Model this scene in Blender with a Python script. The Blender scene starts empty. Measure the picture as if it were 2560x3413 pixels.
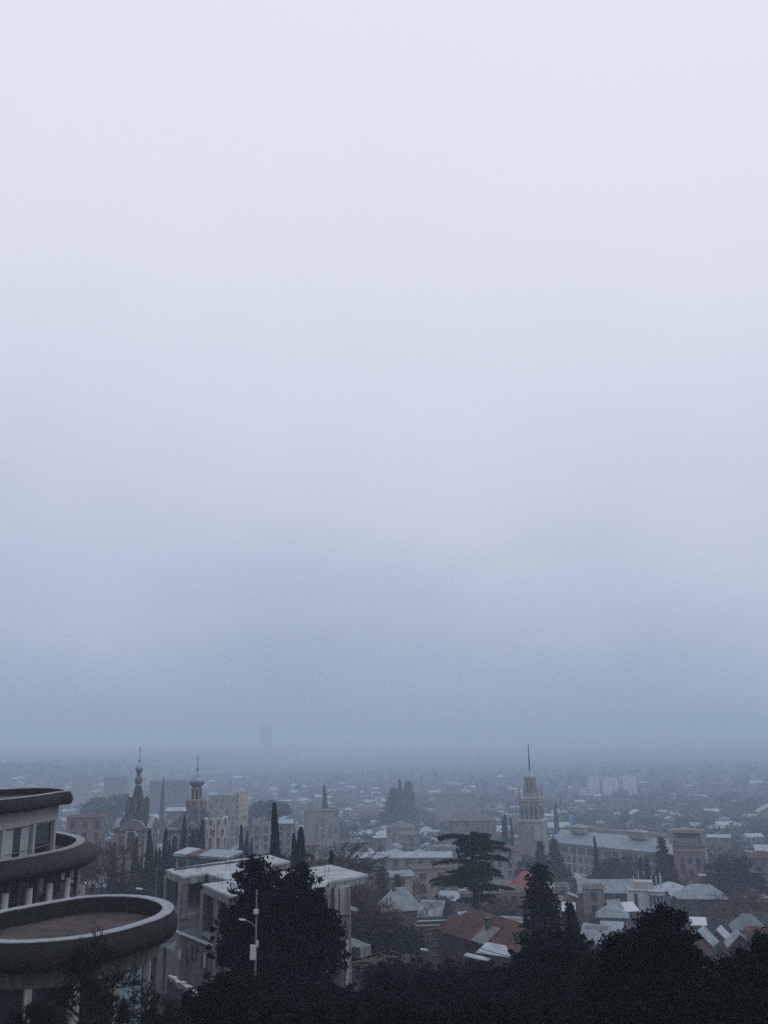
import bpy, math, random
import numpy as np
from mathutils import Vector, Matrix
random.seed(7); RNG = np.random.default_rng(7)
scn = bpy.context.scene
COL = scn.collection
# ------------------------------------------------------------------ camera
F, HY, ROLL = 3000.0, 2450.0, -0.015          # focal length, horizon row (source pixels), roll
PITCH = math.atan((HY - 1706.5) / F)
cam_d = bpy.data.cameras.new('camera'); cam = bpy.data.objects.new('camera', cam_d); COL.objects.link(cam)
cam_d.sensor_fit = 'VERTICAL'; cam_d.sensor_height = 36; cam_d.lens = 36 * F / 3413
cam_d.clip_start = 0.5; cam_d.clip_end = 20000
RM = Matrix.Rotation(math.pi / 2 + PITCH, 3, 'X') @ Matrix.Rotation(ROLL, 3, 'Z')
cam.matrix_world = RM.to_4x4()
scn.camera = cam
# ------------------------------------------------------------------ sky and light
world = bpy.data.worlds.new('World'); scn.world = world; world.use_nodes = True
nt = world.node_tree; nt.nodes.clear()
N = nt.nodes.new; LK = nt.links.new
SUN_EL, SUN_AZ = math.radians(48), math.radians(115)
sky = N('ShaderNodeTexSky'); sky.sky_type = 'NISHITA'; sky.sun_disc = False
sky.sun_elevation = SUN_EL; sky.sun_rotation = SUN_AZ; sky.air_density = 1.5; sky.dust_density = 4
bg1 = N('ShaderNodeBackground'); bg1.inputs[1].default_value = 0.10; LK(sky.outputs[0], bg1.inputs[0])
tc = N('ShaderNodeTexCoord'); sx = N('ShaderNodeSeparateXYZ'); LK(tc.outputs['Generated'], sx.inputs[0])
# overcast cloud deck: brighter towards the zenith
nz = N('ShaderNodeTexNoise'); nz.inputs['Scale'].default_value = 3.0; nz.inputs['Detail'].default_value = 4
mp = N('ShaderNodeMapping'); mp.inputs['Scale'].default_value = (1, 1, 1.6); LK(tc.outputs['Generated'], mp.inputs[0]); LK(mp.outputs[0], nz.inputs[0])
m1 = N('ShaderNodeMath'); m1.operation = 'MULTIPLY_ADD'; LK(nz.outputs[0], m1.inputs[0]); m1.inputs[1].default_value = 0.2; LK(sx.outputs[2], m1.inputs[2])
m2 = N('ShaderNodeMath'); m2.operation = 'MULTIPLY_ADD'; LK(sx.outputs[0], m2.inputs[0]); m2.inputs[1].default_value = 0.09; LK(m1.outputs[0], m2.inputs[2])
m3 = N('ShaderNodeMath'); m3.operation = 'SUBTRACT'; LK(m2.outputs[0], m3.inputs[0]); m3.inputs[1].default_value = 0.1
cr = N('ShaderNodeValToRGB'); LK(m3.outputs[0], cr.inputs[0])
def s2l(c): return tuple((x / 255 / 12.92) if x < 10.3 else ((x / 255 + .055) / 1.055) ** 2.4 for x in c)
SKY = [(0.0, (150, 164, 187)), (0.02, (156, 169, 192)), (0.092, (174, 186, 207)), (0.243, (203, 211, 227)), (0.448, (223, 227, 240)), (0.55, (228, 230, 243)), (0.68, (232, 233, 245)), (1.0, (200, 232, 276))]
while len(cr.color_ramp.elements) < len(SKY): cr.color_ramp.elements.new(0.5)
for e, (p, c) in zip(cr.color_ramp.elements, SKY): e.position = p; e.color = s2l(c) + (1,)
bg2 = N('ShaderNodeBackground'); bg2.inputs[1].default_value = 1.0; LK(cr.outputs[0], bg2.inputs[0])
mx = N('ShaderNodeMixShader'); mx.inputs[0].default_value = 0.98; LK(bg1.outputs[0], mx.inputs[1]); LK(bg2.outputs[0], mx.inputs[2])
wo = N('ShaderNodeOutputWorld'); LK(mx.outputs[0], wo.inputs[0])
sd = bpy.data.lights.new('sun', 'SUN'); sd.energy = 0.5; sd.angle = math.radians(30); sd.color = (1.0, 0.97, 0.94)
sun = bpy.data.objects.new('sun', sd); COL.objects.link(sun)
sdir = Vector((math.sin(SUN_AZ) * math.cos(SUN_EL), math.cos(SUN_AZ) * math.cos(SUN_EL), math.sin(SUN_EL)))
sun.rotation_euler = (-sdir).to_track_quat('-Z', 'Y').to_euler()
scn.view_settings.view_transform = 'Standard'; scn.view_settings.look = 'None'
scn.view_settings.exposure = 0.0; scn.view_settings.gamma = 1.0
scn.render.engine = 'CYCLES'
scn.cycles.use_denoising = False
scn.cycles.max_bounces = 5; scn.cycles.diffuse_bounces = 2; scn.cycles.glossy_bounces = 2; scn.cycles.volume_bounces = 1
scn.cycles.transparent_max_bounces = 8; scn.cycles.caustics_reflective = False; scn.cycles.caustics_refractive = False
# ------------------------------------------------------------------ pixel <-> place
def ray(px, py): return RM @ Vector(((px - 1280) / F, -(py - 1706.5) / F, -1))
def onz(px, py, z): v = ray(px, py); return v * (z / v.z)
def ony(px, py, Y): v = ray(px, py); return v * (Y / v.y)
def proj(p):
    q = RM.transposed() @ Vector(p); return 1280 + F * q.x / -q.z, 1706.5 - F * q.y / -q.z
TP = [(-80, 2), (0, -4), (20, -8), (40, -13), (50, -15.5), (70, -20), (88, -25), (120, -31), (160, -37), (200, -43), (300, -53), (430, -65), (580, -72), (800, -78), (1200, -82), (3000, -85), (9000, -85)]
def sm(t): t = max(0, min(1, t)); return t * t * (3 - 2 * t)
def ground(x, y):
    z = TP[-1][1]
    for (a, za), (b, zb) in zip(TP, TP[1:]):
        if y <= b:
            z = za + (zb - za) * max(0, (y - a)) / (b - a); break
    z += 9 * math.exp(-((x + 48) / 30) ** 2 - ((y - 200) / 75) ** 2)
    z += 6 * sm((y - 950) / 1500) * sm((x - 0.10 * y) / 500)            # rising slope far to the right
    z += 30 * sm((y - 900) / 900) * sm((-x - 330) / 350)                 # and far to the left
    z += 0 * sm((y - 2300) / 1500)
    z += 1.2 * math.sin(x * .021 + y * .013) * sm((y - 120) / 200)
    return z
def gp(px, Y):
    p = ony(px, 2700, Y)
    for _ in range(4):
        z = ground(p.x, Y); q = proj((p.x, Y, z)); p = ony(px, q[1], Y)
    return Vector((p.x, Y, ground(p.x, Y)))
# ------------------------------------------------------------------ materials
MATS = {}
def mat(name, col, rough=.85, var=.25, scale=.6, streak=0, spec=.3, corr=0, metal=0, rnd=0):
    m = bpy.data.materials.new(name); m.use_nodes = True; t = m.node_tree; b = t.nodes['Principled BSDF']
    b.inputs['Roughness'].default_value = rough; b.inputs['Specular IOR Level'].default_value = spec; b.inputs['Metallic'].default_value = metal
    n = t.nodes.new; l = t.links.new
    g = n('ShaderNodeNewGeometry'); tx = n('ShaderNodeTexNoise'); tx.inputs['Scale'].default_value = scale; tx.inputs['Detail'].default_value = 6; tx.inputs['Roughness'].default_value = .65
    l(g.outputs['Position'], tx.inputs['Vector'])
    r = n('ShaderNodeValToRGB'); l(tx.outputs[0], r.inputs[0])
    r.color_ramp.elements[0].position = .3; r.color_ramp.elements[1].position = .7
    r.color_ramp.elements[0].color = tuple(c * (1 - var) for c in col) + (1,)
    r.color_ramp.elements[1].color = tuple(min(1, c * (1 + var)) for c in col) + (1,)
    out = r.outputs[0]
    if streak:
        mpn = n('ShaderNodeMapping'); mpn.inputs['Scale'].default_value = (2.6, 2.6, .16); l(g.outputs['Position'], mpn.inputs[0])
        t2 = n('ShaderNodeTexNoise'); t2.inputs['Scale'].default_value = 1.0; t2.inputs['Detail'].default_value = 5; l(mpn.outputs[0], t2.inputs[0])
        r2 = n('ShaderNodeValToRGB'); l(t2.outputs[0], r2.inputs[0]); r2.color_ramp.elements[0].position = .36; r2.color_ramp.elements[1].position = .58
        k = 1 - streak; r2.color_ramp.elements[0].color = (k, k, k, 1); r2.color_ramp.elements[1].color = (1, 1, 1, 1)
        mm = n('ShaderNodeMix'); mm.data_type = 'RGBA'; mm.blend_type = 'MULTIPLY'; mm.inputs[0].default_value = 1
        l(out, mm.inputs[6]); l(r2.outputs[0], mm.inputs[7]); out = mm.outputs[2]
    if rnd:
        oi = n('ShaderNodeObjectInfo'); hs = n('ShaderNodeHueSaturation'); mr = n('ShaderNodeMapRange')
        l(oi.outputs['Random'], mr.inputs[0]); mr.inputs[3].default_value = 1 - rnd; mr.inputs[4].default_value = 1 + rnd
        l(mr.outputs[0], hs.inputs['Value']); l(out, hs.inputs['Color']); out = hs.outputs[0]
    l(out, b.inputs['Base Color'])
    if corr:
        tcn = n('ShaderNodeTexCoord'); w = n('ShaderNodeTexWave'); w.inputs['Scale'].default_value = corr; w.bands_direction = 'X'; w.inputs['Distortion'].default_value = .3
        l(tcn.outputs['Object'], w.inputs['Vector']); bp = n('ShaderNodeBump'); bp.inputs['Strength'].default_value = .6; bp.inputs['Distance'].default_value = .06
        l(w.outputs['Fac'], bp.inputs['Height']); l(bp.outputs[0], b.inputs['Normal'])
    MATS[name] = m; return m
mat('concrete', (0.22, 0.235, 0.23), .9, .25, .5, .6)
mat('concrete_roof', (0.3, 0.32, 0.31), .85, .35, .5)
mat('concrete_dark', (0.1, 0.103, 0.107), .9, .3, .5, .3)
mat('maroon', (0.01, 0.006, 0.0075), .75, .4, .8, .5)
mat('coping', (.24, .25, .26), .8, .35, 2.2)
mat('deck_red', (0.06, 0.04, 0.038), .95, .6, .7)
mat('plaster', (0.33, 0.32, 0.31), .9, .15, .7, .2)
mat('plaster_dirt_shade', (0.105, 0.1, 0.098), .9, .35, 1.2, .4)  # grimy plaster; also tree shade painted on the lower drum lintel
mat('dark_frame', (.02, .022, .026), .5, .2, 2)
mat('glass', (.02, .028, .034), .08, .2, .3, spec=.6)
mat('window_dark', (.03, .036, .045), .35, .3, .5, spec=.4)
mat('curtain', (.3, .35, .37), .9, .2, 2.5, .25)
mat('teal_curtain', (.2, .31, .33), .9, .3, 2.2, .4)
mat('white_paint', (0.45, 0.47, 0.48), .7, .08, 1.5)
mat('stone_pale', (0.38, 0.365, 0.34), .9, .2, .5, .2)
mat('stone_church', (0.175, 0.16, 0.155), .9, .25, .6, .25)
mat('stone_warm', (0.25, 0.235, 0.21), .9, .2, .35, .25)
mat('brick', (0.16, 0.095, 0.08), .9, .25, .6)
mat('brick_dark', (0.07, 0.042, 0.038), .9, .3, .8)
mat('wall_beige', (0.21, 0.19, 0.165), .9, .2, .3, .25, rnd=.3)
mat('wall_grey', (0.17, 0.168, 0.165), .9, .25, .3, .3, rnd=.3)
mat('wall_brown', (0.09, 0.077, 0.07), .9, .3, .4, .3, rnd=.25)
mat('wall_pink', (0.18, 0.13, 0.12), .9, .2, .4, .2, rnd=.2)
mat('wall_yellow', (0.4, 0.36, 0.25), .9, .12, .3, .15)
mat('roof_pale', (0.3, 0.335, 0.36), .55, .35, .6, corr=5, spec=.5)
mat('roof_zinc', (0.2, 0.235, 0.25), .5, .42, .8, corr=5, spec=.5)
mat('roof_teal', (0.14, 0.178, 0.182), .6, .3, .6, corr=5)
mat('roof_tile', (0.08, 0.036, 0.028), .9, .55, .9, corr=4)
mat('roof_orange', (0.25, 0.08, 0.055), .85, .22, .8, corr=4)
mat('roof_maroon', (0.1, 0.05, 0.058), .85, .3, .7, corr=4)
mat('roof_brown', (.12, .1, .095), .9, .3, .5, corr=4)
mat('tent_slate', (0.055, 0.056, 0.064), .8, .3, .9, .2)
mat('dome_metal', (.2, .23, .26), .38, .25, .7, spec=.6, metal=.5)
mat('gilt', (0.12, 0.1, 0.06), .35, .2, 1, metal=.6)
mat('lamp_steel', (0.13, 0.145, 0.15), .5, .15, 2, spec=.5)
mat('lamp_head', (0.4, 0.42, 0.43), .4, .1, 2, spec=.5)
mat('wire', (.008, .009, .01), .6, .1, 1)
mat('pole_wood', (.1, .085, .08), .9, .3, 1.5, .3)
mat('flag_blue', (.12, .42, .85), .7, .05, 1)
mat('bark', (0.016, 0.013, 0.012), .95, .3, 1.5)
mat('twig', (0.035, 0.027, 0.026), .95, .3, .4, rnd=.25)
mat('twig_red', (0.07, 0.038, 0.036), .95, .3, .4, rnd=.2)
mat('twig_dark', (0.008, 0.008, 0.009), .95, .3, .6)
mat('leaf_black', (0.003, 0.006, 0.0065), .8, .5, .8, spec=.08)
mat('leaf_dark', (0.008, 0.014, 0.013), .8, .45, .5, spec=.1, rnd=.2)
mat('leaf_cypress', (0.008, 0.014, 0.014), .85, .35, .5, spec=.1, rnd=.2)
mat('leaf_green', (0.022, 0.034, 0.029), .85, .4, .3, spec=.1, rnd=.35)
mat('brick_pale', (.19, .145, .13), .9, .2, .5, .2)
mat('leaf_brown', (0.1, 0.078, 0.062), .9, .35, .6, spec=.1, rnd=.2)
mat('earth', (0.02, 0.02, 0.019), .95, .45, .05)
mat('straw', (0.13, 0.115, 0.1), .95, .5, 3)
M = MATS
# ------------------------------------------------------------------ mesh builder
class MB:
    def __init__(s): s.v = []; s.f = []
    def add(s, vs, fs):
        o = len(s.v); s.v += [tuple(v) for v in vs]; s.f += [tuple(i + o for i in f) for f in fs]; return s
    def box(s, c, d, rz=0):
        x, y, z = d[0] / 2, d[1] / 2, d[2] / 2; ca, sa = math.cos(rz), math.sin(rz)
        P = [(a * x, b * y, e * z) for e in (-1, 1) for a, b in ((-1, -1), (1, -1), (1, 1), (-1, 1))]
        return s.add([(c[0] + p[0] * ca - p[1] * sa, c[1] + p[0] * sa + p[1] * ca, c[2] + p[2]) for p in P],
                     [(3, 2, 1, 0), (4, 5, 6, 7), (0, 1, 5, 4), (1, 2, 6, 5), (2, 3, 7, 6), (3, 0, 4, 7)])
    def prism(s, poly, z0, z1):                     # poly CCW [(x,y)]; z values may be lists
        n = len(poly); a = [(p[0], p[1], z0) for p in poly]; b = [(p[0], p[1], z1) for p in poly]
        return s.add(a + b, [tuple(range(n - 1, -1, -1)), tuple(range(n, 2 * n))] + [(i, (i + 1) % n, n + (i + 1) % n, n + i) for i in range(n)])
    def loft(s, rings, closed=True, caps=True):     # rings: lists of 3d points, equal length
        n = len(rings[0]); vs = [p for r in rings for p in r]; fs = []
        for k in range(len(rings) - 1):
            for i in range(n if closed else n - 1):
                j = (i + 1) % n; fs.append((k * n + i, k * n + j, (k + 1) * n + j, (k + 1) * n + i))
        if caps: fs += [tuple(range(n - 1, -1, -1)), tuple(range((len(rings) - 1) * n, len(rings) * n))]
        return s.add(vs, fs)
    def lathe(s, c, prof, n=16, ph=0):              # prof [(r,z)]
        R = [[(c[0] + r * math.cos(ph + 2 * math.pi * i / n), c[1] + r * math.sin(ph + 2 * math.pi * i / n), c[2] + z) for i in range(n)] for r, z in prof]
        return s.loft(R)
    def tube(s, pts, r0, r1=None, n=6):
        r1 = r0 if r1 is None else r1; pts = [Vector(p) for p in pts]; R = []
        for k, p in enumerate(pts):
            d = (pts[min(k + 1, len(pts) - 1)] - pts[max(k - 1, 0)]).normalized()
            u = d.orthogonal().normalized() if abs(d.z) > .99 else d.cross(Vector((0, 0, 1))).normalized(); w = d.cross(u)
            r = r0 + (r1 - r0) * k / max(1, len(pts) - 1)
            R.append([tuple(p + (u * math.cos(a) + w * math.sin(a)) * r) for a in [2 * math.pi * i / n for i in range(n)]])
        return s.loft(R)
    def build(s, name, m, parent=None, off=None, smooth=False):
        me = bpy.data.meshes.new(name); o = Vector(off) if off is not None else Vector((0, 0, 0))
        me.from_pydata([tuple(Vector(v) - o) for v in s.v], [], s.f); me.update()
        me.materials.append(M[m] if isinstance(m, str) else m)
        if smooth: me.polygons.foreach_set('use_smooth', [True] * len(me.polygons))
        return link(name, me, parent)
def link(name, me, parent=None):
    ob = bpy.data.objects.new(name, me); COL.objects.link(ob)
    if parent is not None: ob.parent = parent
    return ob
def tag(o, label=None, cat=None, group=None, kind=None):
    for k, v in (('label', label), ('category', cat), ('group', group), ('kind', kind)):
        if v: o[k] = v
    return o
def thing(name, label, cat, loc=(0, 0, 0), rz=0, group=None):
    o = bpy.data.objects.new(name, None); COL.objects.link(o); o.location = loc; o.rotation_euler = (0, 0, rz); o.empty_display_size = .5
    return tag(o, label, cat, group)
def child_copy(o, parent):
    c = o.copy(); COL.objects.link(c); c.parent = parent
    for ch in o.children: child_copy(ch, c)
    return c
# ------------------------------------------------------------------ terrain, far air
ys = [-80, -40, -10, 5] + [8 * 1.06 ** k for k in range(130)]; ys = [y for y in ys if y < 12000] + [12000]
us = np.linspace(-1, 1, 121); tv = []; tf = []
for y in ys:
    hw = 60 + max(0, y) * .72
    for u in us:
        x = float(u) * hw; tv.append((x, y, ground(x, y) + random.uniform(-.12, .12)))
n = len(us)
for i in range(len(ys) - 1):
    for j in range(n - 1): tf.append((i * n + j, i * n + j + 1, (i + 1) * n + j + 1, (i + 1) * n + j))
tb = MB(); tb.add(tv, tf); tag(tb.build('ground', 'earth', smooth=True), kind='structure')
hz = MB(); hz.box((0, 5950, -10), (17700, 12300, 156)); hb = hz.build('haze', 'earth'); tag(hb, kind='stuff')
hm = bpy.data.materials.new('haze_air'); hm.use_nodes = True; ht = hm.node_tree; ht.nodes.clear()
pv = ht.nodes.new('ShaderNodeVolumePrincipled'); pv.inputs['Color'].default_value = (.735, .865, .99, 1); pv.inputs['Density'].default_value = 0.00058; pv.inputs['Anisotropy'].default_value = 0.0
ho = ht.nodes.new('ShaderNodeOutputMaterial'); ht.links.new(pv.outputs[0], ho.inputs['Volume'])
hb.data.materials.clear(); hb.data.materials.append(hm)
# ------------------------------------------------------------------ round terraced building
def smooth_loop(pts, it=3):
    pts = [Vector((p[0], p[1])) for p in pts]
    for _ in range(it):
        q = []
        for i, p in enumerate(pts):
            b = pts[(i + 1) % len(pts)]; q += [p * .75 + b * .25, p * .25 + b * .75]
        pts = q
    return pts
def resample(pts, n):
    L = [0]
    for i in range(len(pts)): L.append(L[-1] + (pts[(i + 1) % len(pts)] - pts[i]).length)
    out = []; k = 0
    for j in range(n):
        t = L[-1] * j / n
        while L[k + 1] < t: k += 1
        a, b = pts[k], pts[(k + 1) % len(pts)]; out.append(a.lerp(b, (t - L[k]) / max(1e-6, L[k + 1] - L[k])))
    return out
def ccw(p): return p if sum(p[i].x * p[(i + 1) % len(p)].y - p[(i + 1) % len(p)].x * p[i].y for i in range(len(p))) > 0 else p[::-1]
def offset(p, d):
    o = []; n = len(p)
    for i in range(n):
        t = (p[(i + 1) % n] - p[i - 1]).normalized(); o.append(p[i] + Vector((t.y, -t.x)) * d)
    return o
def ring(p, d, z): return [(q.x, q.y, z) for q in offset(p, d)]
def outline(px, z, extra, n=160): return ccw(resample(smooth_loop([onz(a, b, z).to_2d() for a, b in px] + [Vector(e) for e in extra]), n))
ZU, ZM, ZB, ZL = -3.75, -7.6, -11.3, -9.5
up = outline([(0, 2629.5), (84, 2625), (148, 2624), (203, 2626), (230, 2630), (238, 2636), (211, 2637), (148, 2647.5), (84, 2656), (0, 2665)], ZU, [(-27.5, 60), (-32, 58.5), (-37, 61), (-39, 67), (-36.5, 72.5), (-33.5, 74.5)])
mid = outline([(209, 2773), (243, 2779), (274, 2788), (287, 2798), (274, 2811), (243, 2824), (200, 2834), (105, 2853), (0, 2870)], ZM, [(-27.5, 59.8), (-33, 58), (-40, 60), (-45, 69), (-42, 78), (-35, 83), (-30, 82.5)])
low = outline([(0, 3032), (59, 3022), (192, 2997), (282, 2984), (376, 2980), (470, 2982), (529, 2992), (568, 3006), (583, 3022.5), (569, 3042), (529, 3062), (470, 3081), (392, 3103), (294, 3122), (196, 3134), (98, 3140), (0, 3142)], ZL, [(-21, 48.2), (-22.8, 50.5), (-23.4, 53.5)])
RB = thing('terraced_building', 'round modernist building of stacked maroon-rimmed terraces with pale copings', 'building', (-26, 66, ground(-26, 66)))
off = RB.location
def W(mb, name, m, parent=RB, smooth=False): return mb.build(name, m, parent, off if parent is RB else off, smooth)
def parapet(p, z, flare, hgt, cw, deck, undercut):
    mb = MB(); mb.loft([ring(p, -.02, z - .03), ring(p, flare * .55, z - hgt * .3), ring(p, flare, z - hgt * .62), ring(p, flare * .8, z - hgt * .85), ring(p, flare * .45, z - hgt), ring(p, -undercut, z - hgt - .04)], caps=False)
    mb.loft([ring(p, -cw, z - deck - .05), ring(p, -cw, z - .03)], caps=False); W(mb, 'parapet', 'maroon', smooth=True)
    mb = MB(); mb.loft([ring(p, .015, z - .05), ring(p, .015, z), ring(p, -cw - .015, z), ring(p, -cw - .015, z - .05)], caps=False); W(mb, 'coping', 'coping')
    mb = MB(); q = ring(p, -cw + .02, z - deck); mb.add(q, [tuple(range(len(q)))]); W(mb, 'roof_deck', 'deck_red')
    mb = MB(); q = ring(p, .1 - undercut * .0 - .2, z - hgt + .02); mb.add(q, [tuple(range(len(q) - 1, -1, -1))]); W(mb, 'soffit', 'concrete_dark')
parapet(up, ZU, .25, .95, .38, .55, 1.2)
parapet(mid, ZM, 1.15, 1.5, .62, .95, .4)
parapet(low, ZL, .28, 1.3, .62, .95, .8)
def pick(w, pxs, z):
    n = len(w); fr = [i for i in range(n) if (w[(i + 1) % n] - w[i - 1]).x * w[i].y - (w[(i + 1) % n] - w[i - 1]).y * w[i].x > 0]
    P = {i: proj((w[i].x, w[i].y, z))[0] for i in fr}
    return [w[min(fr, key=lambda i: abs(P[i] - q))] for q in pxs]
def glazed(p, inset, z0, z1, lint, n, gap, mats, wallm='plaster', vis=lambda q: True, pilm='plaster', bays=None):
    """storey set back under a rim: lintel band, floor kerb, pilasters, framed windows"""
    w = [Vector((q[0], q[1])) for q in ring(p, -inset, 0)]
    mb = MB(); mb.loft([[(q.x, q.y, z1 - lint) for q in w], [(q.x, q.y, z1) for q in w], ], caps=False)
    mb.loft([ring(p, -inset - .95, z1 - lint), ring(p, -inset, z1 - lint)][::-1], caps=False); W(mb, 'lintel_band', wallm)
    mb = MB(); mb.loft([[(q.x, q.y, z0) for q in w], [(q.x, q.y, z0 + .25) for q in w]], caps=False); W(mb, 'floor_kerb', wallm)
    g = [Vector((q[0], q[1])) for q in ring(p, -inset - .95, 0)]
    mb = MB(); q2 = [(q.x, q.y, z0 + .25) for q in g]; mb.loft([q2, [(q.x, q.y, z1 - lint) for q in g]], caps=False)
    mb.loft([ring(p, -inset - .95, z0 + .25), ring(p, -inset, z0 + .25)], caps=False)
    W(mb, 'rear_wall', 'window_dark')
    ws = resample(w, n); k = 0
    if bays: ws = pick(w, bays, (z0 + z1) / 2); n = len(ws) - 1
    for i in range(n):
        a, b = ws[i], ws[(i + 1) % len(ws)]
        if not vis((a + b) / 2): continue
        d = (b - a); L = d.length; rz = math.atan2(d.y, d.x); nn = Vector((d.y, -d.x)).normalized()
        c = a - nn * .05
        mb = MB(); mb.box((c.x, c.y, (z0 + z1 - lint) / 2 + .12), (.34, .3, z1 - lint - z0 - .26), rz); W(mb, 'pilaster', pilm)
        mb = MB(); c2 = a + d * (.24 / L) - nn * .1; mb.box((c2.x, c2.y, (z0 + z1 - lint) / 2 + .12), (.12, .2, z1 - lint - z0 - .27), rz); W(mb, 'dark_jamb', 'dark_frame')
        mid_ = (a + b) / 2 - nn * .12; zc = (z0 + z1 - lint) / 2 + .12; hh = z1 - lint - z0 - .3
        ww = L - .6; m = MB()
        for s in (-1, 1): m.box((mid_.x + s * ww / 2 * math.cos(rz), mid_.y + s * ww / 2 * math.sin(rz), zc), (.08, .1, hh), rz)
        for zz in (zc - hh / 2 + .04, zc + hh / 2 - .04, zc - hh * .18): m.box((mid_.x, mid_.y, zz), (ww - .1, .08, .06), rz)
        fr = W(m, 'window', 'lamp_steel'); pm = mats[k % len(mats)]; k += 1
        m = MB(); m.box((mid_.x - nn.x * .03, mid_.y - nn.y * .03, zc), (ww, .02, hh - .02), rz); pa = m.build('pane', 'glass', fr, off)
        if pm:
            m = MB(); q = mid_ - nn * -.02
            for s in ((-1, 1) if pm == 'curtain' else (0,)):
                cw = ww * .33 if s else ww * .9; cx = mid_ + Vector((math.cos(rz), math.sin(rz))) * s * (ww * .31); nseg = 9; pts = []
                for j in range(nseg + 1):
                    t = (j / nseg - .5) * cw; e = .012 * math.sin(j * 2.4); pts.append(Vector((cx.x + t * math.cos(rz) + nn.x * (.012 + e), cx.y + t * math.sin(rz) + nn.y * (.012 + e))))
                m.loft([[(v.x, v.y, zc - hh / 2 + .08) for v in pts], [(v.x, v.y, zc + hh / 2 - .08) for v in pts]], closed=False, caps=False)
            m.build('curtain', pm, fr, off)
front = lambda q: q.x > -33 and (q.x + 31) * .9 - (q.y - 68) * .5 > -3
glazed(up, .75, ZM - .95, ZU - .9, 1.15, 17, .3, [None, 'curtain', None, None], bays=[-90, 10, 108, 174, 206])
# middle storey behind round columns
glazed(mid, 1.7, ZB - .2, ZM - 1.4, .45, 30, .3, [None, None, None], 'plaster_dirt_shade', vis=lambda q: q.x > -36, pilm='plaster_dirt_shade')
mb = MB(); mb.loft([ring(mid, .05, ZB - .35), ring(mid, .25, ZB - .3), ring(mid, .25, ZB + .02), ring(mid, -.12, ZB + .02), ring(mid, -.12, ZB - .2)], caps=False); W(mb, 'ledge_coping', 'coping')
mb = MB(); q = ring(mid, -.1, ZB - .19); mb.add(q, [tuple(range(len(q)))]); W(mb, 'terrace_floor', 'concrete_dark')
mb = MB(); mb.loft([ring(mid, -.9, ZB - 9), ring(mid, -.9, ZB - .3)], caps=False); W(mb, 'lower_wall', 'plaster_dirt_shade')
cs = pick([Vector((q[0], q[1])) for q in ring(mid, -.42, 0)], [-60, 19, 97, 159, 216, 256, 283, 294], ZB)
for c in cs:
    if c.x > -37:
        mb = MB(); mb.lathe((c.x, c.y, ZB - .19), [(.24, 0), (.24, 1.75), (.2, 1.77)], 14); cl = W(mb, 'column', 'white_paint', smooth=False)
        mb = MB(); mb.lathe((c.x - .06, c.y, ZB + 1.57), [(.13, 0), (.13, .35)], 10); mb.build('upper_shaft', 'white_paint', cl, off)
        mb = MB(); mb.box((c.x, c.y, ZB + 2.0), (.3, .3, .8), .6); mb.build('dark_column_top', 'dark_frame', cl, off)  # dark block from the shaft up to the soffit
# lower drum under the big round terrace
def visl(q): return q.x > -24 and q.y < 58
glazed(low, .7, -15.2, ZL - 1.25, 1.0, 15, .3, [None, None, None, 'teal_curtain', None], 'plaster_dirt_shade', pilm='plaster', bays=[-60, 95, 245, 382, 490, 545])  # darker plaster paints the trees' shade into the lintel band
mb = MB(); mb.loft([ring(low, -.4, -18), ring(low, -.4, -15.2)], caps=False); q = ring(low, -.4, -15.2); mb.add(q, [tuple(range(len(q)))]); W(mb, 'plinth', 'plaster_dirt_shade')
# ------------------------------------------------------------------ unfinished concrete building
ZR = -14.3
CB = thing('concrete_building', 'unfinished bare concrete building with flat roof slabs on open columns', 'building', (-14, 104, ground(-14, 104))); off = CB.location
def V2(px, py, z=ZR): return onz(px, py, z).to_2d()
pa = [V2(552.5, 2898), V2(610.7, 2922), V2(689.7, 2910), V2(759, 2932.5), V2(870, 2888), V2(968, 2870), V2(897.6, 2849)]
pb = [V2(673, 2946), V2(764.6, 2985), V2(880, 2985), V2(1062.8, 2980), V2(1093.4, 2938), V2(1228.6, 2914.6), V2(1102.8, 2881.7), V2(997, 2896), V2(870, 2915), V2(762, 2935)]
for p in (pa, pb):
    q = ccw(p)
    mb = MB(); mb.prism([tuple(v) for v in q], ZR - .22, ZR); W(mb, 'roof_slab', 'concrete_roof', CB)
    mb = MB()
    for i in range(len(q)):
        a, b = q[i], q[(i + 1) % len(q)]; d = (b - a); L = d.length; nn = Vector((d.y, -d.x)).normalized(); c = (a + b) / 2 - nn * .2
        mb.box((c.x, c.y, ZR - .53), (L - .42, .3, .62), math.atan2(d.y, d.x))
    W(mb, 'edge_beam', 'concrete', CB)
bridge = [V2(759, 2932), V2(762, 2936), V2(900, 2912), V2(872, 2890)]
mb = MB(); mb.prism([tuple(v) for v in ccw(bridge)], ZR - .3, ZR - .03); W(mb, 'roof_slab', 'concrete_roof', CB)
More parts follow.
